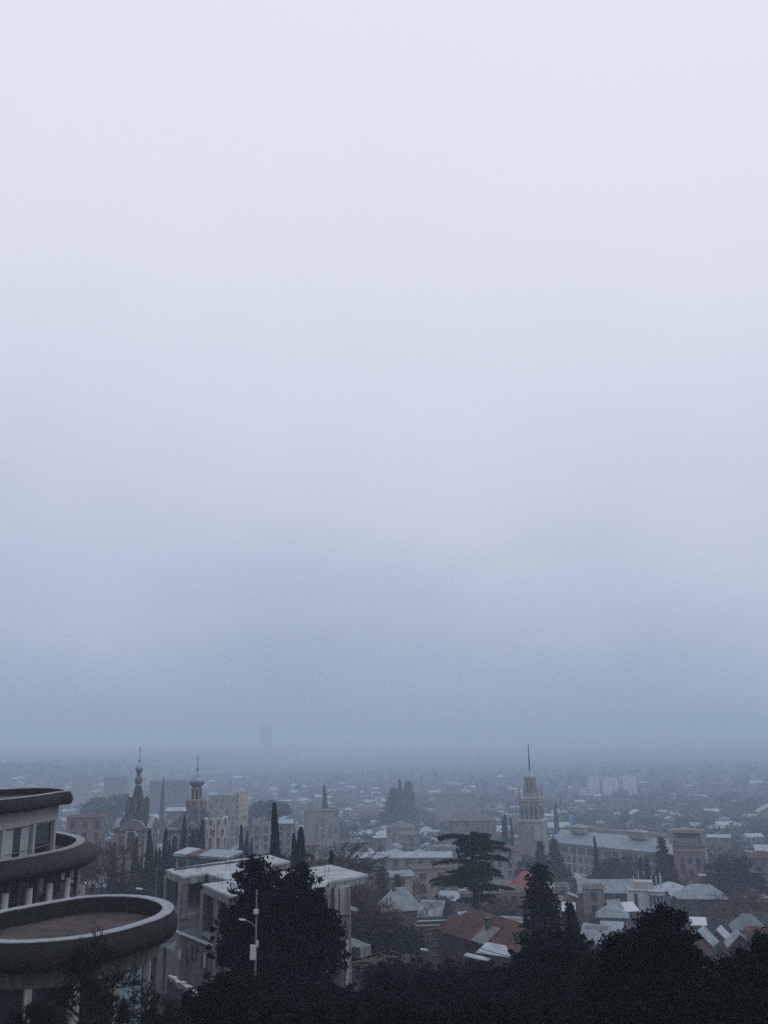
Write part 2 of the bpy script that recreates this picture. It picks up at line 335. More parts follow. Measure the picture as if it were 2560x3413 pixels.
# raised upstand line along the long roof
a, b = V2(580, 2901), V2(860, 2866); d = b - a; mb = MB(); mb.box(((a.x + b.x) / 2, (a.y + b.y) / 2, ZR + .1), (d.length, .14, .2), math.atan2(d.y, d.x)); W(mb, 'roof_upstand', 'concrete_dark', CB)
def post(px, py, w, d2, z0=None, z1=ZR - .6, m='concrete', name='column'):
    p = V2(px, py); g = ground(p.x, p.y) - .5 if z0 is None else z0
    mb = MB(); mb.box((p.x, p.y, (g + z1) / 2), (w, d2, z1 - g), -.5); W(mb, name, m, CB)
for px, py, w, d2 in ((557, 2897, .35, .5), (612, 2918, .95, .6), (690, 2906, .5, .5), (680, 2946, .4, .5), (727, 2964, .55, .55), (765, 2979, .45, .5), (860, 2888, .5, .5), (890, 2856, .5, .5), (958, 2870, .5, .5), (1085, 2890, .6, .6), (900, 2975, .6, .6), (1000, 2965, .6, .6)): post(px, py, w, d2)
# inner walls and floor slabs of the left wing
def vwall(p0, p1, z0, z1, m, name, t=.25):
    a, b = Vector(p0), Vector(p1); d = b - a; mb = MB(); mb.box(((a.x + b.x) / 2, (a.y + b.y) / 2, (z0 + z1) / 2), (d.length, t, z1 - z0), math.atan2(d.y, d.x)); return W(mb, name, m, CB)
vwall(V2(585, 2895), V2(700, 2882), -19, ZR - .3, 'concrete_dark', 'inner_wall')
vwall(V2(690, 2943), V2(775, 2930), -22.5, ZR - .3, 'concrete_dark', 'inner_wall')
for z in (-18.2, -22.0):
    k = 1.0
    mb = MB(); mb.prism([tuple(v) for v in ccw([pa[0], pa[1], pa[2], pa[3], (pa[4] + pa[3]) / 2, (pa[0] + pa[6]) / 2])], z - .3, z); W(mb, 'floor_slab', 'concrete', CB)
    mb = MB(); mb.prism([tuple(v) for v in ccw([pb[0], pb[1], pb[2], pb[8], pb[9]])], z - .8, z - .5); W(mb, 'floor_slab', 'concrete', CB)
# broad board-marked pier at the right corner and its narrower foot
def vslab(x0, x1, Y, py0, py1, dep, m, name):
    a = ony(x0, py0, Y); b = ony(x1, py1, Y); mb = MB(); mb.box(((a.x + b.x) / 2, Y + dep / 2, (a.z + b.z) / 2), (abs(b.x - a.x), dep, abs(a.z - b.z))); return W(mb, name, m, CB)
vslab(1085, 1166, 97.6, 2957, 3049, 1.6, 'concrete', 'pier')
vslab(1118, 1168, 97.9, 3049, 3131, 1.2, 'concrete', 'pier')
vslab(1137, 1171, 98.1, 3131, 3400, 1.0, 'concrete', 'pier')
vslab(1152, 1164, 97.9, 3131, 3330, .2, 'white_paint', 'pale_pipe')
pr = vslab(1085, 1101, 97.35, 2960, 3049, .25, 'concrete_roof', 'pier_rib'); vslab(1115, 1128, 97.35, 2960, 3049, .25, 'concrete_roof', 'pier_rib'); vslab(1133, 1150, 97.35, 2960, 3049, .25, 'concrete_roof', 'pier_rib')
def hslab(pts, z, th, m, name): mb = MB(); mb.prism([tuple(v) for v in ccw([onz(x, y, z).to_2d() for x, y in pts])], z - th, z); return W(mb, name, m, CB)
hslab([(1160, 3034), (1165, 3018), (1178, 3022), (1194, 3029), (1180, 3036)], -18.6, .22, 'concrete', 'balcony_slab')
hslab([(1164, 3155), (1166, 3122), (1200, 3135), (1237, 3149), (1200, 3160)], -21.9, 1.0, 'concrete', 'balcony_slab')
for px, py in ((1016, 2915), (1083, 2920), (655, 2905), (601, 2908), (752, 2890), (727, 2950)):
    p = onz(px, py, ZR); mb = MB()
    for k in range(4):
        x, y = p.x + (k % 2) * .35, p.y + (k // 2) * .5; mb.tube([(x, y, ZR), (x + random.uniform(-.1, .1), y, ZR + random.uniform(.7, 1.3))], .018, n=4)
    W(mb, 'rebar', 'wire', CB)
# lean-to with pale roof edge in front of the left wing
SH = thing('low_shed', 'low flat-roofed shed with a pale roof edge and junk hung along its wall', 'shed', (-17, 88, ground(-17, 88))); off = SH.location
a, b = onz(591, 3101, -19.2), onz(709, 3148, -19.2); d = (b - a).to_2d(); rz = math.atan2(d.y, d.x); nn = Vector((-d.y, d.x)).normalized()
mb = MB(); c = (a + b) / 2; mb.box((c.x + nn.x * 2, c.y + nn.y * 2, -19.35), (d.length, 4, .14), rz); W(mb, 'roof', 'concrete_dark', SH)
mb = MB(); mb.box((c.x - nn.x * .06, c.y - nn.y * .06, -19.3), (d.length + .1, .12, .2), rz); W(mb, 'roof_edge', 'white_paint', SH)
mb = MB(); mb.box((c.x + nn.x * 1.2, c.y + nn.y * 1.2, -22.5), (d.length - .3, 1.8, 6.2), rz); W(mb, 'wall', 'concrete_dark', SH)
for k in range(7):
    q = a.lerp(b, .08 + k * .14); mb = MB(); mb.box((q.x + nn.x * .1, q.y + nn.y * .1, -20.6 - random.random() * .8), (random.uniform(.5, .9), .12, random.uniform(.7, 1.5)), rz + random.uniform(-.1, .1)); W(mb, 'hung_panel', random.choice(['plaster_dirt_shade', 'wall_grey', 'plaster_dirt_shade', 'curtain']), SH)
# ------------------------------------------------------------------ flat-roofed pavilion before the church
PV = thing('pavilion', 'low pavilion below the domed church with two pale roof panels and a brown strip', 'building', (-37, 188, ground(-37, 188))); off = PV.location
zp = -22
for pts, m, nm, dz in (([(577, 2844), (625, 2823), (670, 2828), (622, 2847)], 'roof_pale', 'roof_panel', 0), ([(622, 2847), (670, 2828), (705, 2830), (661, 2852)], 'roof_maroon', 'roof_strip', -.1), ([(661, 2852), (705, 2830), (811, 2836), (760, 2860)], 'roof_zinc', 'roof_panel', .05)):
    q = ccw([onz(x, y, zp).to_2d() for x, y in pts]); mb = MB(); mb.prism([tuple(v) for v in q], zp - .5 + dz, zp + dz); W(mb, nm, m, PV)
q = ccw([onz(x, y, zp).to_2d() for x, y in ((577, 2844), (760, 2860), (811, 2836), (625, 2823))]); q = offset(q, -.8)
mb = MB(); mb.prism([tuple(v) for v in q], ground(-37, 188) - 3, zp - .55); W(mb, 'wall', 'wall_grey', PV)
a, b = q[0], q[1]
fa, fb = sorted([onz(577, 2844, zp).to_2d(), onz(760, 2860, zp).to_2d()], key=lambda v: v.x); dd = fb - fa; rz = math.atan2(dd.y, dd.x); nn = Vector((dd.y, -dd.x)).normalized()
for k in range(5):
    c = fa.lerp(fb, .14 + k * .18) - nn * .68; mb = MB(); mb.box((c.x, c.y, zp - 2.3), (1.7, .3, 2), rz); W(mb, 'window', 'window_dark', PV)
# ------------------------------------------------------------------ bell tower and domed church
def arch(mb, c, w, h, t, rz=0, n=8):                # upright slab with a round head, standing on c
    pts = [(-w / 2, 0), (w / 2, 0)] + [(w / 2 * math.cos(a), h - w / 2 + w / 2 * math.sin(a)) for a in [math.pi * i / n for i in range(n + 1)]]
    ca, sa = math.cos(rz), math.sin(rz)
    R = [[(c[0] + x * ca - y * sa, c[1] + x * sa + y * ca, c[2] + z) for x, z in pts] for y in (-t / 2, t / 2)]
    return mb.loft(R)
def hoodarch(mb, c, w, h, bw, t, rz=0, n=10):       # arch band (archivolt with legs)
    ca, sa = math.cos(rz), math.sin(rz); R = []
    def path(r, e): return [(-r, 0)] + [(-r * math.cos(a), h - w / 2 + r * math.sin(a)) for a in [math.pi * i / n for i in range(n + 1)]] + [(r, 0)]
    ins, outs = path(w / 2, 0), path(w / 2 + bw, 0)
    for y in (-t / 2, t / 2):
        R.append([(c[0] + x * ca - y * sa, c[1] + x * sa + y * ca, c[2] + z) for x, z in ins + outs[::-1]])
    nn = len(ins); m = len(R[0]); vs = R[0] + R[1]; fs = []
    for k in range(nn - 1):
        for o in (0, m): fs.append((o + k, o + k + 1, o + m - 2 - k, o + m - 1 - k))
        fs.append((k, k + 1, m + k + 1, m + k)); fs.append((m - 1 - k, m - 2 - k, 2 * m - 2 - k, 2 * m - 1 - k))
    return mb.add(vs, fs)
def cross_on(t, x, y, z0, h):
    mb = MB(); mb.tube([(x, y, z0), (x, y, z0 + h)], .09, .07); mb.box((x, y, z0 + h * .78), (h * .28, .1, .1)); mb.box((x, y, z0 + h * .9), (h * .14, .1, .09)); mb.box((x, y, z0 + h * .64), (h * .18, .1, .09)); mb.build('cross', 'gilt', t)
def zrow(px, Y, zg): return lambda py: ony(px, py, Y).z - zg
YB = 250.0; s = YB / 3000
base = gp(441, YB); BT = thing('bell_tower', 'slender brick bell tower with tall tent spire and small onion dome', 'bell tower', base)
zz = zrow(445, YB, base.z); hw = 4.35
MB().box((0, 0, zz(2757) / 2 - .5), (hw * 2, hw * 2, zz(2757) + 1)).build('wall', 'stone_church', BT)
mb = MB(); mb.box((0, 0, zz(2779)), (hw * 2 + .5, hw * 2 + .5, .35)); mb.box((0, 0, zz(2846)), (hw * 2 + .6, hw * 2 + .6, .5)); mb.build('string_course', 'stone_warm', BT)
for sx_ in (-1, 1):
    for sy_ in (-1, 1):
        MB().box((sx_ * (hw - .35), sy_ * (hw - .35), zz(2757) / 2 - .6), (1.3, 1.3, zz(2757) + .9)).build('corner_pier', 'stone_warm', BT)
for k, (dx, dy) in enumerate(((0, -1), (1, 0), (0, 1), (-1, 0))):
    rz = k * math.pi / 2; c = (dx * (hw + .12), dy * (hw + .12), zz(2826))
    ar = arch(MB(), c, 2.0, zz(2765) - zz(2826), .3, rz).build('arch_shade_panel', 'window_dark', BT)  # flat dark panel painted in for the shade inside the open arch
    hoodarch(MB(), (dx * (hw + .2), dy * (hw + .2), zz(2826)), 2.05, zz(2764) - zz(2826), .5, .5, rz).build('archivolt', 'stone_pale', ar)
    g = MB(); w2 = hw + .9; zt = zz(2736); ze = zz(2757)
    P = [(-w2, 0), (-w2 * .62, .25), (-2.2, zt - ze - .1), (0, zt - ze + .6), (2.2, zt - ze - .1), (w2 * .62, .25), (w2, 0), (w2, -.45), (-w2, -.45)]
    ca, sa = math.cos(rz), math.sin(rz); R = []
    for y in (-hw - .45, -hw + .7): R.append([(x * ca - y * sa, x * sa + y * ca, ze + z) for x, z in P])
    g.loft(R); g.build('gable', 'stone_church', BT)
    g = MB(); R = []
    for y in (-hw - .6, -hw + .75): R.append([(x * ca - y * sa, x * sa + y * ca, ze + z) for x, z in [(p[0] * 1.03, p[1] + .25) for p in P[:7]] + [(p[0], p[1] + .03) for p in P[6::-1]]])
    g.loft(R); g.build('gable_roof', 'roof_zinc', BT)
mb = MB(); mb.lathe((0, 0, 0), [(hw * 1.02, zz(2754)), (hw * .86, zz(2736)), (hw * .80, zz(2728)), (1.55, zz(2660)), (.78, zz(2622))], 8, math.pi / 8); mb.build('tent_spire', 'tent_slate', BT)
for k in range(8):
    a = -math.pi / 2 + k * math.pi / 4; r = 2.45 if k % 2 == 0 else 2.55
    c = (r * math.cos(a), r * math.sin(a), zz(2707)); d = MB(); h = zz(2668) - zz(2707)
    d.box((c[0], c[1], c[2] + h / 2), (.85, 1.3, h), a + math.pi / 2); lu = d.build('lucarne', 'stone_church', BT)
    d = MB(); d.box((c[0] + .66 * math.cos(a), c[1] + .66 * math.sin(a), c[2] + h * .48), (.36, .08, h * .75), a + math.pi / 2); d.build('slit_opening', 'window_dark', lu)
    d = MB(); d.lathe((c[0] + .1 * math.cos(a), c[1] + .1 * math.sin(a), c[2] + h), [(.85, 0), (.1, .9)], 4, a + math.pi / 4); d.build('lucarne_roof', 'tent_slate', lu)
mb = MB(); mb.lathe((0, 0, 0), [(.8, zz(2622)), (1.0, zz(2619)), (.62, zz(2616)), (.6, zz(2613)), (1.0, zz(2608)), (1.08, zz(2598)), (.95, zz(2592)), (.6, zz(2589)), (.56, zz(2576)), (.72, zz(2574))], 14); mb.build('neck', 'stone_church', BT)
def onion(t, z0, z1, r, m='dome_metal'):
    H = z1 - z0; prof = [(.55, 0), (.82, .1), (.98, .24), (1, .36), (.92, .5), (.72, .64), (.46, .75), (.25, .84), (.12, .93), (.06, 1)]
    mb = MB(); mb.lathe((0, 0, z0), [(r * a, H * b) for a, b in prof], 20); return mb.build('onion_dome', m, t, smooth=True)
onion(BT, zz(2574), zz(2540), 1.05)
mb = MB(); mb.lathe((0, 0, zz(2540)), [(.05, 0), (.28, .15), (.32, .35), (.22, .55), (.06, .7)], 12); mb.build('orb', 'gilt', BT)
cross_on(BT, 0, 0, zz(2536), zz(2489) - zz(2536))
# church
YC = 262.0; base = gp(643, YC); CH = thing('domed_church', 'old brick church with octagonal tent roof, tall drum and silvery onion dome', 'church', base)
zz = zrow(645, YC, base.z); hx = 6.6
MB().box((0, 0, zz(2757) / 2 - .5), (hx * 2, hx * 2, zz(2757) + 1)).build('wall', 'stone_church', CH)
mb = MB(); mb.box((0, 0, zz(2756)), (hx * 2 + 1.3, hx * 2 + 1.3, .5)); mb.box((0, 0, zz(2788)), (hx * 2 + .4, hx * 2 + .4, .35)); mb.build('cornice', 'stone_warm', CH)
oct_ = math.pi / 8
mb = MB(); mb.lathe((0, 0, 0), [(hx * 1.22, zz(2755)), (hx * 1.08, zz(2748)), (5.0, zz(2730)), (2.75, zz(2703)), (2.5, zz(2700))], 8, oct_); mb.build('tent_roof', 'tent_slate', CH)
for k in range(8):
    a = k * math.pi / 4 + oct_; mb = MB(); mb.tube([(hx * 1.2 * math.cos(a), hx * 1.2 * math.sin(a), zz(2752)), (5.02 * math.cos(a), 5.02 * math.sin(a), zz(2729)), (2.7 * math.cos(a), 2.7 * math.sin(a), zz(2701))], .13, n=5); mb.build('roof_rib', 'roof_zinc', CH)
for k in range(4):
    a = -math.pi / 2 + k * math.pi / 2; c = Vector((math.cos(a), math.sin(a), 0))
    g = MB(); rz = a + math.pi / 2; ca, sa = math.cos(rz), math.sin(rz); R = []; P = [(-3.0, 0), (3.0, 0), (0, 1.9)]
    for y in (-hx - .9, -4.2): R.append([(x * ca - y * sa, x * sa + y * ca, zz(2754) + z) for x, z in P])
    g.loft(R); gb = g.build('gable', 'stone_church', CH)
    g = MB(); g.lathe((c.x * (hx + .7), c.y * (hx + .7), zz(2754) + .1), [(.4, 0), (.4, .8), (.2, 1.15), (.05, 1.3)], 8); g.build('gable_window', 'window_dark', gb)
mb = MB(); mb.lathe((0, 0, 0), [(2.55, zz(2701)), (2.7, zz(2699)), (2.55, zz(2696)), (2.7, zz(2670)), (2.75, zz(2667)), (2.3, zz(2662))], 8, oct_); mb.build('kokoshnik_tier', 'stone_church', CH)
for k in range(8):
    a = -math.pi / 2 + k * math.pi / 4; c = (2.5 * math.cos(a), 2.5 * math.sin(a), zz(2696))
    hoodarch(MB(), c, 1.25, 2.2, .28, .35, a + math.pi / 2).build('kokoshnik', 'stone_warm', CH)
mb = MB(); mb.lathe((0, 0, 0), [(1.45, zz(2664)), (1.45, zz(2634)), (1.72, zz(2632)), (1.72, zz(2628)), (1.2, zz(2624)), (1.25, zz(2620))], 16); mb.build('drum', 'stone_church', CH)
for k in range(8):
    a = -math.pi / 2 + k * math.pi / 4 + .2; c = (1.46 * math.cos(a), 1.46 * math.sin(a), zz(2661)); arch(MB(), c, .5, 2.0, .1, a + math.pi / 2).build('drum_window', 'window_dark', CH)
    a += math.pi / 8; MB().tube([(1.52 * math.cos(a), 1.52 * math.sin(a), zz(2663)), (1.52 * math.cos(a), 1.52 * math.sin(a), zz(2634))], .13).build('drum_column', 'stone_pale', CH)
od = onion(CH, zz(2622), zz(2572), 2.15)
mb = MB(); mb.lathe((0, 0, zz(2574)), [(.1, 0), (.14, .4), (.33, .6), (.36, .85), (.24, 1.1), (.06, 1.3)], 12); mb.build('orb', 'gilt', CH)
cross_on(CH, 0, 0, zz(2560), zz(2517) - zz(2560))
for k in range(3):
    ar = arch(MB(), (-4 + k * 4, -hx - .08, zz(2820)), 1.5, 3.4, .3).build('arched_window', 'window_dark', CH)
    hoodarch(MB(), (-4 + k * 4, -hx - .2, zz(2820)), 1.55, 3.45, .4, .4).build('archivolt', 'stone_warm', ar)
# apse with scalloped rows of arches on the sunlit side
ax = hx - .1; ay = -hx + 1.2
mb = MB(); mb.lathe((ax, ay, 0), [(3.15, -1), (3.15, zz(2838)), (3.35, zz(2836)), (2.95, zz(2830)), (2.9, zz(2750)), (3.2, zz(2747)), (.5, zz(2733))], 18); AP = mb.build('apse', 'stone_pale', CH)
for pz, hh, n_, rr_, fill in ((2758, 2.6, 6, 2.95, 'stone_church'), (2785, 2.6, 5, 2.92, 'brick'), (2818, 2.8, 6, 2.92, 'stone_church')):
    for k in range(n_):
        a = -2.5 + k * 3.4 / (n_ - 1); c = (ax + rr_ * math.cos(a), ay + rr_ * math.sin(a), zz(pz)); wv = rr_ * 3.4 / n_ * .62
        arch(MB(), c, wv, hh, .16, a + math.pi / 2).build('apse_panel', fill, AP)
        hoodarch(MB(), c, wv, hh + .1, .5, .55, a + math.pi / 2).build('apse_archivolt', 'stone_pale', AP)
mb = MB(); mb.box((ax - 1.2, ay + 3, zz(2745) / 2), (5, 5, zz(2745))); mb.build('side_bay', 'stone_church', CH)
mb = MB(); mb.loft([[(ax - 3.9, ay + .4, zz(2745)), (ax + 1.5, ay + .4, zz(2745)), (ax + 1.5, ay + 5.7, zz(2745)), (ax - 3.9, ay + 5.7, zz(2745))], [(ax - 1.2, ay + 2, zz(2733)), (ax - 1.1, ay + 2, zz(2733)), (ax - 1.1, ay + 4, zz(2733)), (ax - 1.2, ay + 4, zz(2733))]]); mb.build('side_roof', 'roof_zinc', CH)
# ------------------------------------------------------------------ windows and houses
WMESH = {}
def window_mesh(w, h, style='plain'):
    k = (round(w, 1), round(h, 1), style)
    if k not in WMESH:
        mb = MB()
        if style == 'arch': arch(mb, (0, 0, -h / 2), w, h, .12)
        else: mb.box((0, 0, 0), (w, .12, h))
        nf = len(mb.f)
        for s_ in (-1, 1): mb.box((s_ * (w / 2 + .06), -.02, 0), (.12, .2, h + .2))
        mb.box((0, -.05, -h / 2 - .1), (w + .5, .3, .12)); mb.box((0, -.03, h / 2 + .08), (w + .3, .22, .14)) if style == 'plain' else None
        mb.box((0, -.08, 0), (.08, .04, h - .1))
        me = bpy.data.meshes.new('window'); me.from_pydata(mb.v, [], mb.f); me.materials.append(M['window_dark']); me.materials.append(M['wall_grey'])
        for i, p in enumerate(me.polygons): p.material_index = 0 if i < nf else 1
        WMESH[k] = me
    return WMESH[k]
def windows(t, w, d, z0, z1, floors, bay, frac=(.42, .55), style='plain', faces=None, frontless=0):
    loc = t.location; rz = t.rotation_euler.z; tocam = (-Vector(loc)).to_2d().normalized(); fh = (z1 - z0) / floors
    for k, (nx, ny, W_, D_) in enumerate(((0, -1, w, d), (1, 0, d, w), (0, 1, w, d), (-1, 0, d, w))):
        nw = Vector((nx * math.cos(rz) - ny * math.sin(rz), nx * math.sin(rz) + ny * math.cos(rz)))
        if nw.dot(tocam) < .12 or (faces is not None and k not in faces): continue
        nb = max(1, int(W_ / bay))
        for f in range(frontless, floors):
            for b in range(nb):
                if loc.y > 450 and random.random() < .45: continue
                u = (b + .5) / nb * W_ - W_ / 2; o = D_ / 2 + .03
                ob = link('window', window_mesh(bay * frac[0], fh * frac[1], style), t)
                ob.location = (nx * o - ny * u, ny * o + nx * u, z0 + (f + .52) * fh); ob.rotation_euler = (0, 0, k * math.pi / 2)
def roof_mb(kind, w, d, h, rh, ov=.5):
    mb = MB(); W_, D_ = w / 2 + ov, d / 2 + ov; t = .18
    if kind == 'gable':
        R = [[(x, -D_, h - .1), (x, 0, h + rh), (x, D_, h - .1), (x, D_, h - .1 - t), (x, 0, h + rh - t), (x, -D_, h - .1 - t)] for x in (-W_, W_)]; mb.loft(R)
    elif kind == 'gablex':
        R = [[(-W_, y, h - .1), (0, y, h + rh), (W_, y, h - .1), (W_, y, h - .1 - t), (0, y, h + rh - t), (-W_, y, h - .1 - t)] for y in (-D_, D_)]; mb.loft(R)
    elif kind == 'hip':
        r = max(.2, W_ - D_) if w >= d else .2; r2 = max(.2, D_ - W_) if d > w else .2
        mb.loft([[(-W_, -D_, h - .15), (W_, -D_, h - .15), (W_, D_, h - .15), (-W_, D_, h - .15)], [(-W_, -D_, h), (W_, -D_, h), (W_, D_, h), (-W_, D_, h)], [(-r, -r2, h + rh), (r, -r2, h + rh), (r, r2, h + rh), (-r, r2, h + rh)]])
    elif kind == 'shed':
        mb.loft([[(x, -D_, h), (x, D_, h + rh), (x, D_, h + rh - t), (x, -D_, h - t)] for x in (-W_, W_)])
    else:
        mb.box((0, 0, h + .12), (w + .5, d + .5, .24)); 
    return mb
def house(name, label, cat, loc, rz, w, d, h, roof='gable', wall='wall_beige', rmat='roof_zinc', rh=None, group=None, floors=None, bay=3.0, win=True, chimney=False, found=3.0, parapet_=False, ov=.5, style='plain', frontless=0, keep_flat=False):
    rh = rh if rh is not None else (.28 * min(w, d) if roof != 'shed' else .15 * d)
    t = thing(name, label, cat, loc, rz, group)
    MB().box((0, 0, (h - found) / 2), (w, d, h + found)).build('wall', wall, t)
    if roof in ('gable', 'gablex'):
        P = [(-d / 2, h), (d / 2, h), (0, h + rh - .2)] if roof == 'gable' else [(-w / 2, h), (w / 2, h), (0, h + rh - .2)]
        for e in (-1, 1):
            o = e * ((w if roof == 'gable' else d) / 2 - .15)
            R = [[((o + q, y, z) if roof == 'gable' else (y, o + q, z)) for y, z in P] for q in (-.14, .14)]; MB().loft(R).build('gable_end', wall, t)
    if roof == 'shed':
        g = MB(); g.loft([[(x, -d / 2 + .05, h - .01), (x, d / 2 - .05, h - .01), (x, d / 2 - .05, h + rh - .25)] for x in (-w / 2 + .02, w / 2 - .02)]); g.build('gable_end', wall, t)
    r = roof_mb(roof, w, d, h, rh, ov).build('roof', rmat, t)
    if roof == 'flat':
        g = MB()
        for sx_, sy_, a_, b_ in ((0, -1, w + .5, .25), (0, 1, w + .5, .25), (-1, 0, .25, d), (1, 0, .25, d)): g.box((sx_ * (w / 2 + .12), sy_ * (d / 2 + .12), h + .5), (a_, b_, .5))
        g.build('roof_parapet', wall, r)
        if not keep_flat and random.random() < .5: MB().box((random.uniform(-.2, .2) * w, random.uniform(-.2, .2) * d, h + 1.2), (min(3, w * .3), min(3, d * .3), 2.0)).build('stair_hut', wall, r)
    if chimney:
        g = MB(); cx, cy = random.uniform(-.25, .25) * w, random.uniform(-.2, .2) * d; g.box((cx, cy, h + rh * .7), (.7, .7, rh * .9 + 1.2)); g.box((cx, cy, h + rh * 1.15 + .68), (.9, .9, .18)); g.build('chimney', 'brick_dark', r)
    if win and loc[1] < 690: windows(t, w, d, .6, h - .2, floors or max(1, round(h / 3.3)), bay, style=style, frontless=frontless)
    return t
KEY = []     # (px0, px1, pytop, pybot, depth) kept clear of the later infill
HL = []
def hs(x0, x1, ytop, Y, roof, wall, rmat, rz, label, ratio=.7, cat='house', rh=None, keep=60, sink=0, **k):
    """house whose silhouette spans columns x0..x1 with its top at row ytop, standing on the ground at depth Y"""
    px = (x0 + x1) / 2; g = gp(px, Y); sil = (x1 - x0) / 3000 * Y; va = math.atan2(g.x, Y); a = rz + va
    w = sil / (abs(math.cos(a)) + ratio * abs(math.sin(a))); d = w * ratio
    top = ony(px, ytop, Y).z - g.z
    if rh is None: rh = {'flat': .24, 'shed': .15 * d}.get(roof, .28 * min(w, d))
    h = max(2.4, top - rh)
    KEY.append((x0 - 4, x1 + 4, ytop, ytop + (keep if Y < 450 else 20), Y)); HL.append((g.x, g.y, max(w, d) * .6))
    return house(k.pop('name', 'house'), label, cat, g, rz, w, d, h, roof, wall, rmat, rh, keep_flat=True, **k)
R_ = math.radians
# near and middle houses named one by one
hs(1016, 1127, 2700, 560, 'flat', 'wall_beige', 'concrete_dark', R_(12), 'tall beige apartment block with rows of dark windows beyond the pointed cypresses', cat='apartment block', name='apartment_block', bay=3.4)
hs(924, 978, 2731, 400, 'gable', 'wall_grey', 'roof_pale', R_(-8), 'pale-roofed gabled house just beyond the tall lone cypress')
hs(1190, 1500, 2838, 335, 'gable', 'wall_beige', 'roof_pale', R_(-4), 'long low building with a long pale metal roof left of the cedar', ratio=.16, cat='building', name='long_building', bay=4, ov=.4)
hs(1180, 1252, 2852, 300, 'shed', 'wall_grey', 'roof_pale', R_(5), 'small pale shed-roofed house in front of the long pale-roofed building')
hs(1132, 1226, 2806, 390, 'flat', 'wall_beige', 'roof_teal', R_(2), 'flat house with a dull green roof behind the pavilion slabs')
hs(1248, 1288, 2786, 450, 'shed', 'wall_grey', 'roof_pale', R_(10), 'small house with a bright tilted roof among hazy trees beyond the long roof')
hs(1452, 1524, 2820, 400, 'flat', 'wall_beige', 'roof_pale', R_(-6), 'flat pale roof house just behind the crown of the cedar')
hs(1490, 1652, 2708, 540, 'hip', 'wall_beige', 'roof_brown', R_(5), 'large dull beige hall with a dark hipped roof next to the spired tower', ratio=.5, cat='building', name='hall_building')
hs(1452, 1588, 2645, 860, 'flat', 'wall_grey', 'roof_pale', R_(3), 'long pale slab building far off in the haze above the cedar', ratio=.3, cat='building', name='slab_building')
hs(1292, 1382, 2735, 600, 'hip', 'wall_beige', 'roof_brown', R_(-10), 'broad hipped hall in the hazy middle of the city', ratio=.8, cat='building', name='hall_building')
hs(1264, 1402, 2958, 212, 'hip', 'wall_brown', 'roof_zinc', R_(14), 'dark-walled house under a big crumpled zinc hip roof', ratio=.7, rh=4.2, chimney=True)
hs(1400, 1476, 3006, 192, 'shed', 'wall_grey', 'roof_zinc', R_(-18), 'zinc lean-to house joined beside the crumpled hip roof', rh=3.2, ratio=.9)
hs(1388, 1500, 3073, 172, 'flat', 'wall_brown', 'white_paint', R_(8), 'brown flat-roofed house with a white roof edge beside the red hip roof', ratio=.6)
hs(1372, 1498, 2890, 285, 'flat', 'wall_beige', 'concrete_dark', R_(10), 'boxy ochre-grey house with blank walls left of the cedar trunk', ratio=.6, bay=4)
hs(1536, 1590, 3036, 160, 'gable', 'wall_grey', 'roof_pale', R_(20), 'little white-roofed hut behind the ridge of the red hip roof', rh=1.4)
hs(1472, 1530, 2973, 235, 'shed', 'wall_pink', 'roof_pale', R_(-12), 'small house with a white roof left of the cedar trunk', rh=1.6)
hs(1540, 1700, 2968, 238, 'flat', 'wall_beige', 'concrete_roof', R_(-2), 'beige house with a long pale roof edge right behind the cedar trunk', ratio=.4)
hs(1655, 1738, 2815, 372, 'hip', 'stone_warm', 'roof_maroon', R_(-25), 'stone wing house with a pinkish roof at the foot of the spired tower', ratio=.8, style='arch')
hs(1698, 1818, 2903, 252, 'hip', 'wall_pink', 'roof_orange', R_(-20), 'house with a bright orange tiled roof beside the tall fir', ratio=.85, rh=4.2, chimney=True)
hs(1690, 1744, 2965, 222, 'flat', 'wall_beige', 'concrete_roof', R_(6), 'narrow beige house below the bright orange roof', ratio=.8)
hs(1674, 1762, 3062, 158, 'shed', 'wall_grey', 'roof_zinc', R_(-20), 'zinc shed roof house behind the red hip roof beside the slim cypress', rh=2.2, ratio=.8)
hs(1941, 2118, 2930, 262, 'gable', 'wall_brown', 'roof_zinc', R_(-6), 'long house with a grey-green metal roof next to the white house with roof rods', ratio=.45, rh=2.8)
hs(1953, 2017, 2955, 243, 'flat', 'wall_beige', 'roof_pale', R_(-8), 'pale-walled annex house in front of the long grey-green roof', ratio=.6)
hs(2028, 2074, 2998, 214, 'gable', 'wall_brown', 'roof_zinc', R_(25), 'small dark gabled house below the pale-walled annex', rh=1.6)
hs(2004, 2092, 3016, 202, 'hip', 'wall_grey', 'roof_zinc', R_(-12), 'low grey hip-roofed house above the big dark bush', rh=2.0)
hs(2080, 2128, 3010, 216, 'shed', 'wall_beige', 'white_paint', R_(18), 'house with a white slanted roof edge under the white house with roof rods', rh=1.4)
hs(2018, 2078, 3070, 178, 'gable', 'wall_beige', 'roof_pale', R_(-22), 'cream-roofed hut showing between bare twigs above the dark bush', rh=1.2)
hs(1858, 1898, 2950, 245, 'flat', 'wall_beige', 'roof_pale', R_(0), 'small pale flat house right of the tall fir', ratio=.8)
hs(1880, 1917, 3010, 200, 'shed', 'wall_grey', 'white_paint', R_(-10), 'tiny house with a white tilted roof behind the pointed conifer', rh=1.4)
hs(1946, 2030, 3086, 165, 'shed', 'wall_grey', 'roof_zinc', R_(-30), 'grey house with a steep slanting roof edge beside the pointed conifer', rh=2.4)
hs(2270, 2426, 2946, 236, 'hip', 'wall_brown', 'roof_zinc', R_(-8), 'brown house with a patched ragged zinc roof and a dark open porch', ratio=.6, rh=2.8, chimney=True)
